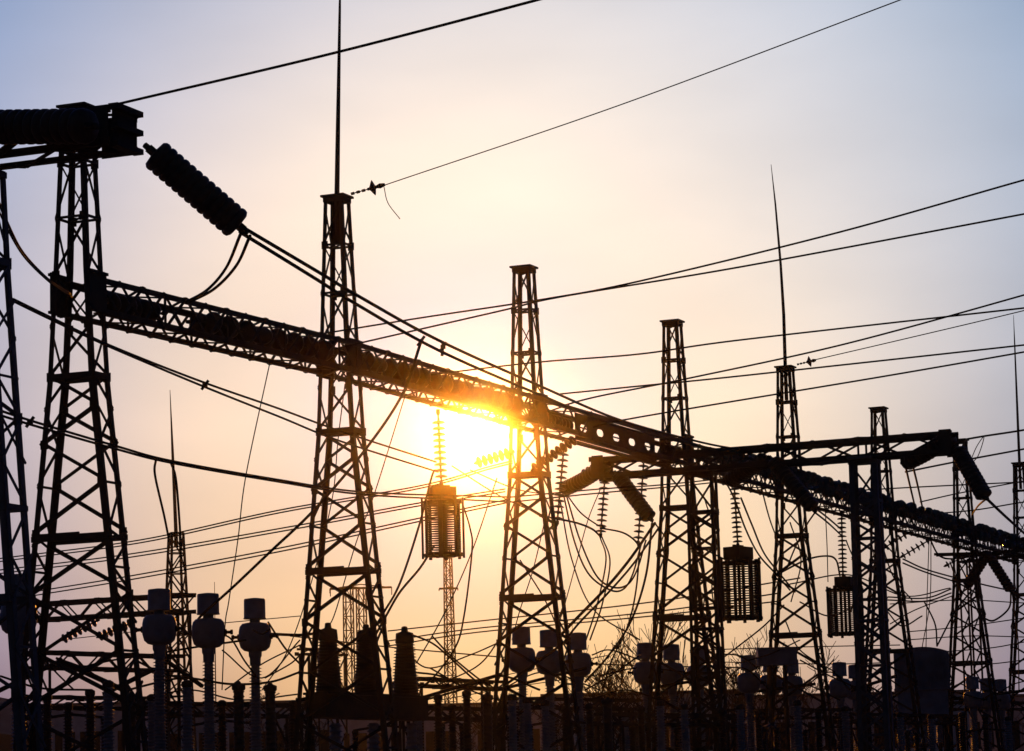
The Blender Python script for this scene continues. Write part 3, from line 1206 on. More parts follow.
# ================================================== BARE TREES
def bare_tree(px, py, Y, seed, label, spread=1.0):
    rnd = random.Random(seed)
    p = at(px, py, Y)
    H = p.z
    root = empty('bare_tree', (p.x, p.y, 0), 0, label, 'tree', 'bare trees beyond the yard')
    trunk, branches = MB(), MB()

    def grow(mb, a, d, L, r, depth):
        pts, rs = [a], [r]
        b = a.copy()
        dd = d.copy()
        for k in range(4):
            dd = (dd + Vector((rnd.uniform(-.16, .16), rnd.uniform(-.16, .16), rnd.uniform(-.02, .12)))).normalized()
            b = b + dd * (L / 4)
            pts.append(b.copy())
            rs.append(max(.022, r * (1 - .14 * (k + 1))))
        mb.tube(pts, rs, 5 if depth < 2 else 3, False)
        if depth >= 5:
            return
        for k in range(rnd.randint(3, 4) if depth < 4 else rnd.randint(2, 4)):
            i = rnd.randint(1, 4)
            az = rnd.uniform(0, 2 * pi)
            tilt = rnd.uniform(.35, .85) * spread
            side = Vector((cos(az), sin(az), 0))
            nd = (dd * cos(tilt) + side * sin(tilt)).normalized()
            grow(branches, pts[i], nd, L * rnd.uniform(.55, .78), rs[i] * .62, depth + 1)

    grow(trunk, Vector((0, 0, 0)), UP.copy(), H * .34, H * .02, 0)
    trunk.build('trunk', M['bark'], root)
    # scale the grown crown to the height in the photo
    zm = max(v[2] for v in branches.v)
    branches.v = [(x, y, z * H / zm if z > 0 else z) for x, y, z in branches.v]
    branches.build('branches', M['bark'], root)
    return root


bare_tree(607, 640, 213, 3, 'bare tree left of the tower where two beams meet, the lowest crown', 1.2)
bare_tree(632, 618, 200, 5, 'bare tree just left of the tower where two beams meet, the tallest crown')
bare_tree(660, 610, 220, 11, 'bare tree behind the tower where two beams meet')
bare_tree(735, 626, 213, 8, 'bare tree right of the dark gantry post below the dark line trap')
bare_tree(765, 634, 213, 21, 'bare tree behind the wide flat box', 1.1)
bare_tree(812, 668, 225, 31, 'low bare tree right of the bent rod tower', 1.2)
bare_tree(575, 662, 225, 41, 'low bare tree behind the glowing tower transformers', 1.3)
bare_tree(468, 688, 240, 51, 'low bare tree below the far radio mast', 1.3)
bare_tree(282, 690, 240, 52, 'low bare tree left of the tall rod tower foot', 1.3)
bare_tree(885, 682, 240, 53, 'low bare tree between the heavy blue post and the big tank', 1.3)
bare_tree(1006, 684, 240, 54, 'low bare tree at the right edge behind the small transformer heads', 1.3)
bare_tree(848, 678, 250, 56, 'low bare tree left of the heavy blue gantry post', 1.3)
bare_tree(705, 640, 232, 44, 'bare tree behind the dark gantry post', 1.1)


# ================================================== FAR BUILDINGS
def building(px0, px1, pytop, Y, depth, label, roof_rise=.8, nwin=8, mat=None):
    a, b = at(px0, pytop, Y), at(px1, pytop, Y)
    z = a.z
    w = (b.x - a.x) / 2
    o = Vector(((a.x + b.x) / 2, Y, 0))
    root = empty('industrial_building', o, 0, label, 'building', 'low buildings beyond the yard')
    MB().box((0, depth / 2, z / 2), w, depth / 2, z / 2).build('wall', mat or M['brick'], root)
    mb = MB()
    e = .4
    mb.add([(-w - e, -e, z), (w + e, -e, z), (w + e, depth / 2, z + roof_rise), (-w - e, depth / 2, z + roof_rise), (-w - e, depth + e, z), (w + e, depth + e, z),
            (-w - e, -e, z + .25), (w + e, -e, z + .25), (w + e, depth / 2, z + roof_rise + .25), (-w - e, depth / 2, z + roof_rise + .25), (-w - e, depth + e, z + .25), (w + e, depth + e, z + .25)],
           [(0, 3, 2, 1), (3, 4, 5, 2), (6, 7, 8, 9), (9, 8, 11, 10), (0, 1, 7, 6), (4, 10, 11, 5), (0, 6, 9, 10, 4, 3), (1, 2, 5, 11, 8, 7)])
    mb.build('roof', M['roof'], root)
    for k in range(nwin):
        x = -w + (k + .5) * 2 * w / nwin
        for row in range(2):
            mb = MB()
            mb.box((x, -.03, z * (.36 + .36 * row)), min(.9, w / nwin * .6), .03, z * .1)
            mb.build('window', M['window'], root)
    return root


building(545, 742, 697, 270, 18, 'long low building behind the bare trees', -.7, 14)
building(150, 332, 707, 250, 16, 'low building left of the tall rod tower', -.7, 12)
building(40, 140, 706, 370, 26, 'hazy far building behind the left end tower', -.7, 8)
building(318, 560, 709, 330, 20, 'far low building below the radio mast', -.7, 14)
building(738, 968, 698, 300, 20, 'low dark building behind the heavy blue gantry post', -.7, 14)
building(955, 1060, 698, 330, 20, 'low dark building at the far right edge', -.7, 8)

# ================================================== WIRES
def wire(label, pts, Y0, Y1, th, name='power_line', cat='power line', group=None, n=10, twin=None, r=None):
    P3 = []
    ds = [0.0]
    for (x0, y0), (x1, y1) in zip(pts, pts[1:]):
        ds.append(ds[-1] + math.hypot(x1 - x0, y1 - y0))
    for (px, py), e in zip(pts, ds):
        t = e / ds[-1]
        P3.append(at(px, py, 1 / ((1 - t) / Y0 + t / Y1)))
    rad = th / 2 * ((Y0 + Y1) / 2) / FPX
    mb = MB()
    sp = spline(P3, n)
    # spans that leave the frame run on to their next support
    if pts[-1][0] > 1030 or pts[-1][1] < -20:
        sp.append(sp[-1] + (sp[-1] - sp[-2]).normalized() * 45)
    if pts[0][0] <= 0 and len(pts) > 4:
        sp.insert(0, sp[0] + (sp[0] - sp[1]).normalized() * 45)
    mb.tube(sp, rad, 6)
    o = P3[0]
    return tag(mb.build(name, M['cable'], None, o), label, cat, group)


def twin(lab_a, lab_b, pts_a, pts_b, Y0, Y1, th, name, cat, group, spacers=()):
    wire(lab_a, pts_a, Y0, Y1, th, name, cat, group)
    wire(lab_b, pts_b, Y0, Y1, th, name, cat, group)
    for px, py, Y, lab in spacers:
        p = at(px, py, Y)
        mb = MB()
        mb.bar(p - Vector((.1, 0, .13)), p + Vector((.1, 0, .13)), .07, .07)
        mb.box(p, .07, .06, .05)
        tag(mb.build('spacer_clamp', M['steel'], None, p), lab, 'clamp', 'clamps holding wires together')


def perpY(px0, px1, off=0.0):
    """depth at column px1 of a level span leaving the row at px0 across the row"""
    q = row_at(px0) + UP * 17
    return on_line(q, VR, px1).y


GW = 'overhead wires leaving the row to the right'
wire('heavy overhead wire from the upper left gantry rising out of the top edge', [(118, 104), (330, 54), (537, 0), (700, -45)], YA, YA - 8, 3.0, cat='power line')
wire('thin shield wire from the tall rod tower rising to the top edge right of centre', [(385, 185), (620, 105), (900, 0), (1000, -38)], rowY(338), 78, 1.2, 'shield_wire', 'shield wire')
wire('short loose wire tail dangling beside the tall rod tower top', [(384, 187), (388, 203), (400, 219)], rowY(338) - .1, rowY(338), 1.0, 'wire_tail', 'wire tail')
wire('thin shield wire from the bent rod tower rising to the right edge', [(814, 360), (900, 340), (1014, 313), (1080, 296)], rowY(785), 125, 1.1, 'shield_wire', 'shield wire')
wire('uppermost overhead wire reaching the right edge', [(308, 336), (420, 318), (545, 299), (640, 281), (840, 232), (1024, 180), (1100, 160)], rowY(308), perpY(308, 1100), 2.0, group=GW)
wire('overhead wire second from top at the right edge', [(330, 350), (360, 343), (500, 311), (560, 297), (740, 267), (1024, 214), (1100, 199)], rowY(330), perpY(330, 1100), 2.0, group=GW)
wire('steep overhead wire meeting the right edge third from the top', [(565, 405), (600, 396), (690, 378), (845, 344), (1024, 295), (1090, 275)], rowY(565), perpY(565, 1090), 1.9, group=GW)
wire('nearly level overhead wire crossing above the glowing tower to the right edge', [(425, 376), (445, 373), (540, 362), (640, 354), (740, 340), (1024, 308), (1090, 300)], rowY(425), perpY(425, 1090), 1.9, group=GW)
wire('overhead wire passing just above the bent rod tower top', [(560, 394), (640, 386), (740, 376), (1024, 345), (1090, 337)], rowY(560), perpY(560, 1090), 1.9, group=GW)
wire('overhead wire passing just below the bent rod tower top', [(590, 428), (640, 417), (880, 377), (1024, 352), (1090, 340)], rowY(590), perpY(590, 1090), 1.9, group=GW)
wire('wire from the small flat topped tower to the right edge', [(962, 440), (985, 436), (1024, 430), (1080, 420)], rowY(962), perpY(962, 1080), 2.2, group=GW)
wire('wire passing under the crossing gantry right end to the right edge', [(905, 472), (960, 461), (1024, 449), (1080, 437)], rowY(905), perpY(905, 1080), 2.0, group=GW)
wire('lower level wire behind the steep thick string at right', [(800, 494), (900, 488), (1024, 482), (1080, 480)], 178, 180, 1.5, group=GW)
wire('rising wire behind the steep thick string at right', [(920, 502), (960, 493), (1024, 481)], 178, 180, 1.5, group=GW)
wire('wire low across the small flat topped tower', [(930, 514), (975, 510), (1024, 502), (1070, 496)], 170, 158, 1.5, group=GW)
wire('curved pigtail wire at the small flat topped tower top', [(970, 462), (977, 446), (984, 437), (978, 456), (970, 464)], rowY(962), rowY(962), 1.0, 'wire_tail', 'wire tail')

# bus conductor: twin from the near gantry to the crossing gantry
GB = 'twin bus conductor from the near gantry'
Yb0, Yb1 = YA + .5, QB.y
twin('upper wire of the twin bus conductor sweeping across the tall rod tower', 'lower wire of the twin bus conductor sweeping across the tall rod tower',
     [(244, 228), (320, 273), (360, 297), (440, 341), (540, 386), (620, 420), (700, 442), (742, 450)],
     [(240, 232), (316, 279), (356, 304), (438, 350), (538, 394), (618, 426), (700, 446), (740, 453)], Yb0, Yb1, 2.7, 'bus_conductor', 'bus conductor', GB,
     [(421, 341, 82, 'clamp on the bus conductor where a dropper leaves for the left transformers'), (443, 347, 84, 'short hanging clamp on the bus conductor just right of the other')])
wire('short drop tail below the bus conductor right of the tall rod tower', [(443, 343), (442.5, 350), (442, 356)], 84, 84, 3.6, 'wire_tail', 'wire tail')
GJ = 'twin jumper at the thick upper left string'
twin('left wire of the twin jumper curving below the thick upper left string', 'right wire of the twin jumper curving below the thick upper left string',
     [(241, 233), (226, 268), (207, 290), (186, 302)], [(250, 236), (236, 266), (214, 289), (190, 302)], YA + .5, rowY(190) - 1, 3.2, 'jumper_cable', 'jumper cable', GJ)
GL = 'left jumpers between near gantry and left end tower'
wire('thick curved jumper from the close gantry post to the left end tower, the outer wire', [(-10, 180), (7, 222), (24, 254), (50, 281), (70, 294)], YA, rowY(70) - 1, 3.0, 'jumper_cable', 'jumper cable', GL)
wire('thick curved jumper from the close gantry post to the left end tower, the inner wire', [(-8, 196), (9, 232), (26, 259), (52, 284), (72, 297)], YA, rowY(70) - 1, 2.2, 'jumper_cable', 'jumper cable', GL)

GT = 'twin wires descending left to right behind the towers'
twin('upper of the twin wires descending from the left end tower to the sunlit line trap', 'lower of the twin wires descending from the left end tower to the sunlit line trap',
     [(13, 299), (50, 317), (109, 345), (200, 381), (280, 409), (340, 431), (436, 462)],
     [(13, 301), (50, 319), (109, 346.5), (200, 385), (280, 417), (340, 441), (438, 472)], 74, Ya1, 2.2, 'span_wire', 'span wire', GT,
     [(205, 385, 86, 'small spacer on the twin wires right of the left end tower')])
twin('upper of the twin thick wires crossing the left end tower towards the sun', 'lower of the twin thick wires crossing the left end tower towards the sun',
     [(-10, 407), (32, 421), (116, 446), (172, 461), (280, 480), (363, 492), (470, 496), (512, 497)],
     [(-10, 412), (32, 425), (116, 449), (172, 463), (280, 482), (363, 494.5), (470, 500), (512, 502)], 74, rowY(512), 2.2, 'span_wire', 'span wire', GT,
     [(30, 422, 76, 'small spacer on the twin thick wires left of the left end tower')])
wire('short dropper left of the slim mast, hanging from the twin thick wires', [(156, 459), (155, 475), (164, 515), (169, 540)], 87, 95, 2.4, 'dropper_cable', 'dropper cable')
wire('short dropper right of the slim mast, hanging from the twin thick wires', [(171, 463), (176, 480), (180, 530), (181, 560)], 87, 95, 2.4, 'dropper_cable', 'dropper cable')

GP = 'thin twin spans rising from the left edge to the sun'
spans = [('topmost', [(0, 558.5), (140, 540), (280, 510), (419, 486), (488, 467), (512, 461)], 3),
         ('middle', [(0, 570), (130, 554), (280, 528.5), (419, 503), (505, 489)], 3.5),
         ('lowest', [(0, 597), (130, 576), (280, 548), (420, 518), (510, 499)], 4)]
for nm, pts, gap in spans:
    twin('upper wire of the %s thin twin span left of the sun' % nm, 'lower wire of the %s thin twin span left of the sun' % nm,
         pts, [(x, y + gap * (1 - .3 * i / len(pts))) for i, (x, y) in enumerate(pts)], 138, rowY(510), 1.5, 'span_wire', 'span wire', GP)

wire('wire from the glowing tower passing under the crossing gantry, upper', [(512, 497), (600, 489), (660, 485), (738, 477)], rowY(512), rowY(738), 1.6, 'span_wire', 'span wire', GT)
wire('wire from the glowing tower passing under the crossing gantry, lower', [(512, 502), (600, 493), (690, 485), (742, 479)], rowY(512), rowY(738), 1.6, 'span_wire', 'span wire', GT)
wire('thin wire slanting down right from the sun past the glowing tower', [(452, 466), (500, 496), (540, 514), (560, 520)], rowY(452), rowY(560), 1.3, 'span_wire', 'span wire', GT)
wire('thin wire slanting down right through the glowing tower waist', [(470, 470), (520, 490), (570, 496)], rowY(470), rowY(570), 1.3, 'span_wire', 'span wire', GT)
wire('wire from the dark gantry post to the caged trap with thick bars', [(702, 548), (716, 555), (730, 562)], rowY(702), rowY(738), 1.6, 'span_wire', 'span wire', GT)
wire('wire under the beam from the bent rod tower to the small flat topped tower', [(790, 584), (850, 575), (905, 596), (950, 588)], rowY(790), rowY(950), 1.4, 'span_wire', 'span wire', GT)
GF = 'far lines low behind the glowing tower'
for i, (pts, lab) in enumerate([([(388, 631), (480, 621), (652, 602), (800, 578)], 'far line low behind the glowing tower, the topmost'),
                                ([(388, 641), (480, 628), (652, 612), (780, 593)], 'far line low behind the glowing tower, the second'),
                                ([(388, 646), (480, 632), (652, 616), (780, 601)], 'far line low behind the glowing tower, the third'),
                                ([(290, 636), (420, 650), (600, 664), (760, 668)], 'far level line at the height of the dark transformer heads')]):
    wire(lab, pts, 215, 190, 1.5, 'far_line', 'far line', GF)
GR = 'far lines low at the right'
for pts, lab in [([(890, 604), (960, 600), (1024, 603)], 'far line at right just under the inverted V of strings'),
                 ([(905, 632), (960, 627), (1024, 618)], 'far line at right above the big bluish tank, rising'),
                 ([(905, 640), (970, 636), (1024, 637)], 'far line at right level with the tank lid'),
                 ([(940, 652), (990, 648), (1024, 642)], 'far line at right beside the tank, upper'),
                 ([(940, 667), (990, 664), (1024, 660)], 'far line at right beside the tank, lower'),
                 ([(700, 650), (800, 647), (900, 645)], 'far level wire over the wide flat box'),
                 ([(720, 662), (830, 664), (905, 662)], 'far level wire behind the wide flat box')]:
    wire(lab, pts, 215, 205, 1.2, 'far_line', 'far line', GR)
GS = 'far lines low behind the middle'
for pts, lab in [([(440, 690), (520, 672), (610, 655)], 'far thin line slanting behind the glowing tower foot, upper'),
                 ([(440, 700), (520, 686), (620, 672)], 'far thin line slanting behind the glowing tower foot, lower'),
                 ([(60, 640), (170, 628), (300, 616)], 'far thin line behind the left transformers')]:
    wire(lab, pts, 240, 230, 1.0, 'far_line', 'far line', GS)

GD = 'droppers hanging down to the equipment'


def drop(lab, pts, Y0, Y1, th=2.2):
    wire(lab, pts, Y0, Y1, th, 'dropper_cable', 'dropper cable', GD)


drop('long thick dropper from the bus conductor past the tall rod tower to the left transformers', [(421, 342), (402, 395), (365, 450), (315, 509), (270, 552), (232, 588), (204, 613), (196, 622)], 82, CT_POS[2].y, 3.0)
drop('thin dropper beside the tall rod tower right leg', [(405, 396), (374, 495), (356, 543), (336, 610), (328, 628)], rowY(405), 104, 1.3)
drop('thin dropper inside the tall rod tower legs', [(345, 384), (338, 440), (332, 500), (312, 580), (288, 650), (262, 690)], rowY(345), 103, 1.3)
drop('thin lone dropper left of the tall rod tower', [(270, 362), (246, 475), (238, 539), (229, 600), (225, 626), (222, 690)], rowY(270), 97, 1.3)
drop('left cable of the twin dropper from the sunlit line trap', [(437, 470), (432, 476), (419, 526), (400, 583), (384, 612), (372, 632)], Ya1, 105, 2.4)
drop('right cable of the twin dropper from the sunlit line trap', [(434, 546), (420, 568), (400, 592), (386, 616), (376, 634)], Ya1, 105, 2.4)
drop('curved cable looping right below the sunlit line trap', [(463, 505), (470, 528), (472, 551), (464, 616), (455, 648), (431, 680), (415, 690)], Ya1, 111, 1.9)
drop('thin slanting cable from the sun down to the breaker', [(497, 478), (471, 554), (443, 616), (417, 662)], rowY(497), 109, 1.3)
drop('thin slanting cable right of the glowing tower', [(600, 490), (588, 520), (577, 560), (566, 600), (556, 634)], Ya, 122, 1.2)
drop('thin cable inside the glowing tower legs', [(545, 520), (533, 570), (520, 610), (512, 640)], rowY(545), 120, 1.2)

GM = 'looping jumpers under the crossing gantry'


def loop(lab, pts, Y0, Y1, th=1.9):
    wire(lab, pts, Y0, Y1, th, 'jumper_cable', 'jumper cable', GM)


loop('jumper linking the glowing tower string to the next hanging string', [(540, 516), (558, 519), (577, 523), (592, 529), (600, 536)], rowY(545), Ya, 2.2)
loop('jumper linking the two slim strings left of the dark gantry post', [(600, 528), (621, 532), (632, 538), (638, 544)], Ya, Ya - 1, 2.0)
loop('deep U shaped jumper under the thick drooping string, outer wire', [(563, 492), (574, 540), (588, 573), (608, 589), (622, 590), (632, 576), (641, 545)], Ya + 2, Ya - 1)
loop('deep U shaped jumper under the thick drooping string, inner wire', [(566, 494), (580, 540), (596, 575), (612, 587), (627, 585), (637, 570), (646, 540)], Ya + 2, Ya - 1)
loop('thin arc from the thick drooping string to the hanging string bottom', [(565, 492), (580, 512), (596, 524), (605, 528)], Ya + 2, Ya, 1.5)
drop('left dropper from the slim string under the crossing gantry', [(600, 537), (606, 560), (597, 605), (586, 640)], Ya, 122, 1.6)
drop('right dropper from the slim string under the crossing gantry', [(602, 537), (610, 562), (602, 605), (590, 640)], Ya, 122, 1.6)
drop('upper cable of the thick twin slanting from the gantry to the glowing tower transformers', [(655, 523), (630, 559), (606, 588), (577, 618), (560, 636)], Ya - 1, CT_POS[5].y, 3.0)
drop('lower cable of the thick twin slanting from the gantry to the glowing tower transformers', [(660, 526), (634, 563), (608, 593), (580, 622), (564, 642)], Ya - 1, CT_POS[5].y, 2.2)
drop('long curved dropper left of the tower where two beams meet, upper', [(652, 523), (646, 575), (631, 621), (609, 655), (585, 682)], Ya - 1, 122, 2.4)
drop('long curved dropper left of the tower where two beams meet, lower', [(640, 546), (636, 590), (628, 625), (612, 660), (603, 688)], Ya - 1, 122, 1.8)
drop('dropper crossing the legs of the tower where two beams meet', [(655, 523), (668, 545), (664, 580), (655, 640)], Ya - 1, 128, 1.6)
p = at(616.5, 647, 123)
mb = MB()
mb.box(p, .12, .1, .08)
tag(mb.build('spacer_clamp', M['steel'], None, p), 'clamp joining the curved droppers in front of the bare trees', 'clamp', 'clamps holding wires together')

loop('left cable of the twin jumper right of the slim string over the dark line trap', [(724, 479), (734, 498), (746, 530), (759, 555), (775, 573), (790, 590)], Yb + 1.6, rowY(785) - 1, 1.9)
loop('right cable of the twin jumper right of the slim string over the dark line trap', [(741, 498), (752, 525), (764, 553), (780, 574), (795, 592)], Yb + 1.4, rowY(785) - 1, 1.9)
loop('rising jumper between the bent rod tower and the partly hidden line trap', [(776, 575), (806, 560), (826, 556), (836, 560), (840, 576)], rowY(785), rowY(842), 2.0)
loop('upper wire of the twin jumper from the thick string to the partly hidden line trap', [(815, 508), (828, 518), (842, 530)], Yb - 1.2, rowY(842), 1.8)
loop('lower wire of the twin jumper from the thick string to the partly hidden line trap', [(813, 511), (827, 522), (841, 535)], Yb - 1.2, rowY(842), 1.8)
loop('diagonal jumper from the thick string foot down to the bent rod tower', [(816, 511), (806, 526), (795, 548), (786, 570)], Yb - 1.2, rowY(785), 1.8)
drop('hair thin vertical wire right of the bent rod tower', [(825, 505), (827, 545), (828, 582)], rowY(825), rowY(825), 1.1)
loop('long wire from the steep thick string to the right edge tower', [(986, 498), (1005, 516), (1026, 535), (1040, 548)], Yc - 1.2, rowY(1024) - 4, 2.6)
loop('short wire forking left from the steep thick string foot', [(986, 499), (978, 506), (972, 515)], Yc - 1.2, rowY(962), 1.8)
loop('left slanting twin tail below the crossing gantry right end', [(905, 464), (911, 490), (917, 515)], Yc + 1.5, rowY(917), 2.0)
loop('right slanting twin tail below the crossing gantry right end', [(912, 462), (918, 487), (924, 515)], Yc + 1.5, rowY(924), 2.0)
loop('small loop under the beam left of the small flat topped tower', [(930, 539), (937, 553), (944, 558), (953, 559)], rowY(930), rowY(953), 1.9)
loop('upper wire of the twin sagging from the heavy post to the small flat topped tower', [(903, 559), (925, 569), (956, 578)], rowY(905), rowY(956), 1.6)
loop('lower wire of the twin sagging from the heavy post to the small flat topped tower', [(903, 563), (925, 572), (956, 582)], rowY(905), rowY(956), 1.6)
loop('upper sagging wire at the foot of the small flat topped tower', [(888, 597), (926, 598), (951, 589)], rowY(890), rowY(951), 1.6)
loop('lower sagging wire at the foot of the small flat topped tower', [(888, 600), (926, 601), (951, 593)], rowY(890), rowY(951), 1.6)
loop('wire continuing from the small flat topped tower to the right edge tower', [(968, 580), (985, 585), (1017, 592)], rowY(968), rowY(1017), 1.6)
loop('U shaped jumper below the inverted V of strings', [(1011, 591), (1009, 608), (995, 620), (986, 619), (978, 612)], Yd - 1, Yd, 1.9)
drop('curved dropper onto the big bluish tank lid', [(924, 601), (935, 624), (937, 646)], rowY(926), 164, 1.6)
drop('thin straight dropper left of the curved one over the big bluish tank', [(929, 541), (927, 600), (926, 647)], rowY(929), 164, 1.0)
drop('thin straight dropper at the left of the big bluish tank lid', [(931, 541), (930, 600), (922, 648)], rowY(929), 164, 1.0)
drop('slanting cable from the small flat topped tower to the big tank', [(972, 590), (955, 612), (937, 646)], rowY(965), 164, 1.8)
drop('long dropper at the right edge below the inverted V', [(1012, 592), (1018, 640), (1019, 690)], Yd - 1, 172, 1.3)
drop('slanting cable from the bent rod tower down to the bare trees', [(784, 605), (765, 625), (740, 645), (720, 660)], rowY(785), 139, 1.6)
# low cables around the transformer heads and posts
low = [([(0, 676), (40, 688), (90, 690)], 66, 'low bus cable from the left edge to the left end tower', 2.4),
       ([(140, 700), (190, 690), (240, 700), (300, 694)], 72, 'low wavy cable below the left three transformers', 1.8),
       ([(150, 655), (190, 648), (246, 640)], 69, 'level link between the left transformer heads', 2.4),
       ([(225, 690), (262, 664), (300, 645)], 73, 'rising lead behind the third left transformer', 1.6),
       ([(430, 668), (470, 690), (510, 704)], 82, 'falling lead left of the glowing tower', 1.8),
       ([(440, 684), (480, 664), (505, 630)], 82, 'steep lead rising to the glowing tower left leg', 1.6),
       ([(500, 690), (545, 672), (600, 690)], 86, 'arched lead below the dark transformers of the glowing tower', 1.6),
       ([(590, 700), (625, 690), (660, 700)], 90, 'slack lead along the bare trees foot', 1.6),
       ([(600, 676), (640, 668), (700, 674)], 91, 'level lead behind the tower where two beams meet', 1.5),
       ([(655, 664), (690, 680), (730, 668)], 93, 'slack lead under the dark transformer heads', 1.6),
       ([(735, 664), (770, 654), (800, 640)], 98, 'rising lead across the wide flat box', 1.4),
       ([(760, 700), (800, 684), (840, 700)], 103, 'arched lead under the wide flat box', 1.5),
       ([(785, 620), (800, 650), (835, 672)], 104, 'steep lead from the bent rod tower to the right transformers', 1.4),
       ([(860, 660), (885, 676), (905, 690)], 112, 'lead from the heavy blue post to the big tank foot', 1.6),
       ([(890, 624), (915, 610), (952, 596)], 118, 'rising lead over the big bluish tank', 1.3),
       ([(900, 700), (940, 690), (985, 700)], 118, 'slack lead under the big bluish tank', 1.4),
       ([(270, 629), (262, 634), (253, 630)], 66, 'short lead at the third left transformer head', 2.0),
       ([(270, 634), (300, 635), (318, 633)], 72, 'level tube from the third left transformer to the breaker', 3.2),
       ([(222, 634), (232, 640), (244, 660), (256, 676)], 69, 'curved lead from the middle left transformer down to the right', 1.8),
       ([(222, 650), (262, 678), (300, 640)], 70, 'V shaped lead between the left transformers and the tall rod tower', 1.6),
       ([(128, 690), (160, 682), (187, 678), (230, 684), (270, 682), (300, 672)], 68, 'low sagging bus cable across the left post insulators', 2.6),
       ([(265, 678), (290, 664), (300, 655)], 71, 'short rising lead left of the breaker', 1.6),
       ([(268, 622), (285, 648), (300, 664)], 70, 'steep lead right of the third left transformer', 2.0),
       ([(135, 660), (160, 672), (187, 680)], 70, 'lead crossing to the post insulator between the left transformers', 2.4),
       ([(404, 632), (430, 642), (447, 655), (470, 676), (487, 690)], 78, 'lead from the right breaker bushing arching down to the right', 2.0),
       ([(412, 672), (440, 676), (466, 688)], 78, 'low lead from the breaker side to the post insulators', 2.2),
       ([(408, 655), (430, 668), (470, 655), (500, 642)], 80, 'slack lead from the breaker rising to the glowing tower', 1.6),
       ([(432, 636), (450, 655), (475, 676), (490, 686)], 79, 'lead crossing below the radio mast', 1.8),
       ([(425, 700), (460, 690), (500, 676), (540, 690)], 80, 'low bus cable across the middle post insulators', 2.4),
       ([(592, 655), (610, 650), (640, 660)], 88, 'lead from the right dark transformer head towards the bare trees', 1.6),
       ([(585, 690), (610, 676), (640, 655)], 88, 'lead rising across the front of the bare trees', 1.8),
       ([(718, 654), (740, 656), (757, 668)], 96, 'lead from the dark gantry post to the bluish transformer', 1.6),
       ([(720, 690), (742, 668), (770, 690)], 98, 'slack lead at the bluish transformer left of the flat box', 1.5),
       ([(800, 690), (830, 672), (850, 690)], 104, 'slack lead at the transformers left of the heavy blue post', 1.5),
       ([(800, 660), (830, 676), (862, 690)], 104, 'lead falling to the heavy blue post foot', 1.6),
       ([(60, 690), (82, 668), (140, 655)], 66, 'rising lead between the left end tower legs', 2.2),
       ([(56, 658), (90, 672), (120, 700)], 66, 'falling lead between the left end tower legs', 2.6),
       ([(30, 640), (52, 668), (74, 690)], 60, 'lead from the left edge transformer to the left end tower', 1.8),
       ([(940, 700), (960, 684), (980, 700)], 120, 'slack lead under the three small transformer heads', 1.3),
       ([(1003, 690), (1014, 684), (1030, 680)], 120, 'lead from the right most small transformer head to the edge', 1.3)]
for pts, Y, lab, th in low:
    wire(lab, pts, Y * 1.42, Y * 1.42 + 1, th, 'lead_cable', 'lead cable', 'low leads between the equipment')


for pts, Y, lab, th in [
        ([(-20, 700), (62, 660)], 90, 'thick busbar tube rising from the left edge to the left end tower', 5),
        ([(58, 660), (128, 692)], 92, 'thick busbar tube falling between the left end tower legs', 5.5),
        ([(104, 694), (152, 670)], 94, 'thick busbar tube rising right of the left end tower foot', 5),
        ([(168, 662), (202, 686)], 97, 'thick busbar tube falling between the first and middle left transformers', 4.5),
        ([(300, 700), (345, 690)], 103, 'short busbar tube at the left of the black breaker', 4),
        ([(408, 702), (502, 674)], 114, 'thick busbar tube rising from the black breaker to the glowing tower', 4),
        ([(498, 690), (586, 668)], 119, 'thick busbar tube rising across the glowing tower legs', 3.5),
        ([(640, 690), (724, 676)], 130, 'busbar tube across the tower where two beams meet', 3.5),
        ([(735, 694), (815, 684)], 142, 'busbar tube under the wide flat box', 3.5),
        ([(846, 692), (896, 676)], 152, 'busbar tube rising behind the heavy blue post', 3.5),
        ([(926, 702), (1030, 690)], 170, 'busbar tube at the far right under the small transformer heads', 3.5)]:
    wire(lab, pts, Y, Y + 2, th, 'busbar_tube', 'busbar', 'rigid busbar tubes low in the yard')
for pts, Y0, Y1, lab in [
        ([(705, 500), (716, 540), (712, 590), (722, 640)], 128, 132, 'slack dropper right of the dark gantry post'),
        ([(760, 482), (770, 520), (781, 548)], 124, 138, 'short slack wire from the crossing gantry to the bent rod tower'),
        ([(790, 522), (801, 560), (791, 602)], 140, 140, 'slack loop inside the bent rod tower legs'),
        ([(846, 540), (858, 575), (851, 612)], 148, 150, 'slack loop beside the partly hidden line trap'),
        ([(882, 545), (894, 578), (912, 600)], 154, 158, 'slack loop right of the heavy blue gantry post'),
        ([(800, 602), (830, 616), (862, 602)], 142, 150, 'shallow sagging wire under the partly hidden line trap'),
        ([(886, 610), (902, 626), (922, 616)], 156, 162, 'shallow sagging wire left of the small flat topped tower'),
        ([(950, 562), (961, 590), (976, 602)], 164, 168, 'slack loop across the small flat topped tower'),
        ([(520, 560), (545, 600), (560, 634)], 118, 120, 'slack dropper to the middle dark transformer of the glowing tower'),
        ([(560, 500), (572, 560), (594, 610), (640, 640)], 121, 126, 'long slack loop left of the bare trees')]:
    wire(lab, pts, Y0, Y1, 1.5, 'jumper_cable', 'jumper cable', GM)


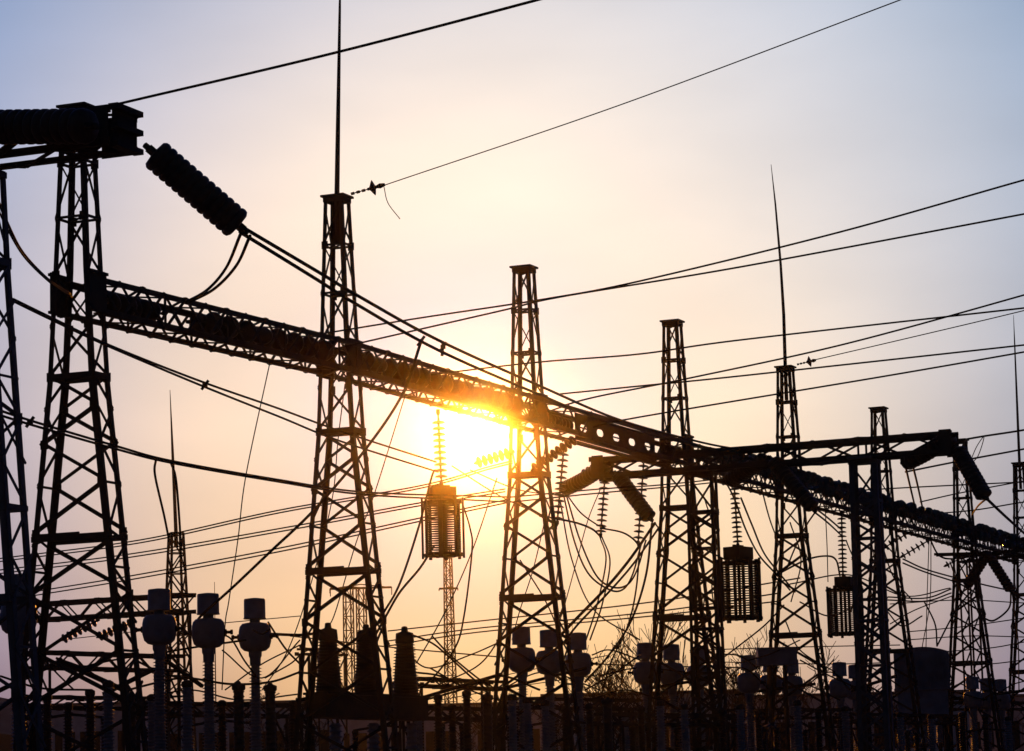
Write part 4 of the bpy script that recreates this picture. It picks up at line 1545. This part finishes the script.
# bell insulators holding the shield wires
def bell(px, py, px2, py2, Y, label):
    a, b = at(px, py, Y), at(px2, py2, Y - .1)
    root = empty('bell_insulator', a, 0, label, 'bell insulator', 'bell insulators on the shield wires')
    d = b - a
    mb = MB()
    for k in range(4):
        mb.tube([d * (k * .16), d * (k * .16 + .1)], .05, 6)
    mb.tube([Vector((0, 0, 0)), d * .6], .02, 5)
    mb.build('chain', M['steel'], root)
    dn = d.normalized()
    MB().lathe([(.04, -.1), (.09, -.06), (.2, 0), (.27, .05), (.2, .08), (.06, .12), (.04, .2)], 14, d * .62, dn).build('disc', M['porcelain'], root)
    mb = MB()
    mb.tube([d * .75, d * .85, d * 1.0], [.05, .09, .05], 8)
    mb.build('clamp', M['steel'], root)
    return root


bell(351, 194, 385, 184.5, rowY(338), 'bell insulator holding the thin wire at the tall rod tower top')
bell(797, 364.5, 816, 360, rowY(785), 'small bell insulator holding the thin wire at the bent rod tower top')

# ================================================== SKY, SUN, AIR
GLOW = ray(468, 432).normalized()      # centre of the bright sky
SUN = ray(479, 433).normalized()
sun_el = math.asin(SUN.z)
sun_az = atan2(SUN.x, SUN.y)
S2 = ray(690, 250).normalized()

w = bpy.data.worlds.new('World')
scene.world = w
w.use_nodes = True
w.cycles.sampling_method = 'NONE'
nt = w.node_tree
for n in list(nt.nodes):
    nt.nodes.remove(n)
N = nt.nodes.new
LK = nt.links.new


def mth(op, a, b=None, clamp=False):
    n = N('ShaderNodeMath')
    n.operation = op
    n.use_clamp = clamp
    for i, v in enumerate((a, b)):
        if v is None:
            continue
        if isinstance(v, (int, float)):
            n.inputs[i].default_value = v
        else:
            LK(v, n.inputs[i])
    return n.outputs[0]


def vmath(op, a, b, scale=None):
    n = N('ShaderNodeVectorMath')
    n.operation = op
    for i, v in enumerate((a, b)):
        if v is None:
            continue
        if isinstance(v, (tuple, list, Vector)):
            n.inputs[i].default_value = tuple(v)
        else:
            LK(v, n.inputs[i])
    if scale is not None:
        if isinstance(scale, (int, float)):
            n.inputs['Scale'].default_value = scale
        else:
            LK(scale, n.inputs['Scale'])
    return n.outputs['Value'] if op == 'DOT_PRODUCT' else n.outputs['Vector']


tc = N('ShaderNodeTexCoord')
D = vmath('NORMALIZE', tc.outputs['Generated'], None)
sky = N('ShaderNodeTexSky')
sky.sky_type = 'NISHITA'
sky.sun_disc = False
sky.sun_elevation = sun_el
sky.sun_rotation = sun_az
sky.air_density, sky.dust_density, sky.ozone_density = .5, 1.0, 3.0
sep = N('ShaderNodeSeparateXYZ')
LK(D, sep.inputs[0])
el = mth('MULTIPLY', mth('ARCSINE', mth('MAXIMUM', sep.outputs['Z'], -1.0)), 180 / pi)
th = mth('MULTIPLY', mth('ARCCOSINE', mth('MINIMUM', vmath('DOT_PRODUCT', D, GLOW), 1.0)), 180 / pi)
t2 = mth('MULTIPLY', mth('ARCCOSINE', mth('MINIMUM', vmath('DOT_PRODUCT', D, S2), 1.0)), 180 / pi)
t3 = mth('MULTIPLY', mth('ARCCOSINE', mth('MINIMUM', vmath('DOT_PRODUCT', D, SUN), 1.0)), 180 / pi)
hor = mth('EXPONENT', mth('MULTIPLY', mth('MAXIMUM', el, 0.0), -.25))


def gauss(a, wd):
    q = mth('DIVIDE', a, wd)
    return mth('EXPONENT', mth('MULTIPLY', mth('MULTIPLY', q, q), -1.0))


COEF = [(gauss(th, 3.2), (-.8, -.40, .30)), (gauss(th, 6), (.3, .09, -.3)), (gauss(th, 10.5), (.807, .454, .18)),
        (mth('MULTIPLY', gauss(th, 2.6), hor), (-.7, .144, .373)), (mth('MULTIPLY', gauss(th, 6), hor), (.06, .24, .0)),
        (mth('MULTIPLY', gauss(th, 13), hor), (.104, -.24, -.395)),
        (gauss(t2, 5), (-.126, -.068, .043)), (gauss(t2, 9), (.309, .257, .058)),
        (gauss(th, 35), (-.188, .012, .315)),
        (gauss(t3, 1.1), (.3, .35, .35)), (gauss(t3, .3), (9.0, 7.6, 5.4))]
total = None
for f, c in COEF:
    v = vmath('SCALE', c, None, f)
    total = v if total is None else vmath('ADD', total, v)
# thin uneven cloud veil
mp = N('ShaderNodeMapping')
mp.inputs['Scale'].default_value = (3.0, 3.0, 9.0)
mp.inputs['Rotation'].default_value = (0, .35, .2)
LK(D, mp.inputs['Vector'])
nz = N('ShaderNodeTexNoise')
nz.inputs['Scale'].default_value = 2.6
nz.inputs['Detail'].default_value = 5
nz.inputs['Roughness'].default_value = .5
LK(mp.outputs[0], nz.inputs['Vector'])
cl = mth('ADD', mth('MULTIPLY', mth('SUBTRACT', nz.outputs['Fac'], .5), .5), 1.0)
# horizon air dims the clear sky
mr = N('ShaderNodeMapRange')
mr.interpolation_type = 'SMOOTHSTEP'
mr.inputs['From Min'].default_value = 1.5
mr.inputs['From Max'].default_value = 18
mr.inputs['To Min'].default_value = .03
mr.inputs['To Max'].default_value = .5
LK(el, mr.inputs['Value'])
SKY_STRENGTH = .05
m2 = N('ShaderNodeMapRange')
m2.interpolation_type = 'SMOOTHSTEP'
m2.inputs['From Min'].default_value = 18
m2.inputs['From Max'].default_value = 70
m2.inputs['To Min'].default_value = 1.0
m2.inputs['To Max'].default_value = 1.15
LK(th, m2.inputs['Value'])
nis = vmath('SCALE', sky.outputs[0], None, mth('MULTIPLY', mr.outputs[0], m2.outputs[0]))
tot = vmath('SCALE', vmath('SCALE', vmath('MAXIMUM', total, (0, 0, 0)), None, cl), None, 1 / SKY_STRENGTH)
final = vmath('ADD', nis, tot)
bg = N('ShaderNodeBackground')
bg.inputs['Strength'].default_value = SKY_STRENGTH
LK(final, bg.inputs['Color'])
out = N('ShaderNodeOutputWorld')
LK(bg.outputs[0], out.inputs['Surface'])

sl = bpy.data.lights.new('sun', 'SUN')
sl.energy = 3.0
sl.angle = radians(.5)
sl.color = (1.0, .30, .015)
so = bpy.data.objects.new('sun', sl)
so.rotation_euler = SUN.to_track_quat('Z', 'Y').to_euler()
so.location = (0, 0, 60)
col.objects.link(so)

HAZE_D, HAZE_G = .00004, .995
hz = MB()
hz.box((0, 1600, 34.5), 3000, 1900, 35.5)
hm = bpy.data.materials.new('haze_air')
hm.use_nodes = True
ht = hm.node_tree
for n in list(ht.nodes):
    ht.nodes.remove(n)
pv = ht.nodes.new('ShaderNodeVolumePrincipled')
pv.inputs['Color'].default_value = (.95, .93, .92, 1)
pv.inputs['Density'].default_value = HAZE_D
pv.inputs['Anisotropy'].default_value = HAZE_G
ho = ht.nodes.new('ShaderNodeOutputMaterial')
ht.links.new(pv.outputs[0], ho.inputs['Volume'])
tag(hz.build('haze', hm), kind='stuff')

# ================================================== RENDER SETTINGS
scene.render.engine = 'CYCLES'
scene.view_settings.view_transform = 'Standard'
scene.view_settings.look = 'None'
scene.view_settings.exposure = 0
scene.view_settings.gamma = 1
scene.view_settings.use_curve_mapping = False
scene.cycles.use_denoising = True
scene.cycles.use_light_tree = False
scene.cycles.max_bounces = 5
scene.cycles.diffuse_bounces = 2
scene.cycles.glossy_bounces = 2
scene.cycles.volume_bounces = 0
scene.cycles.transparent_max_bounces = 8
scene.cycles.sample_clamp_indirect = 4
scene.render.film_transparent = False
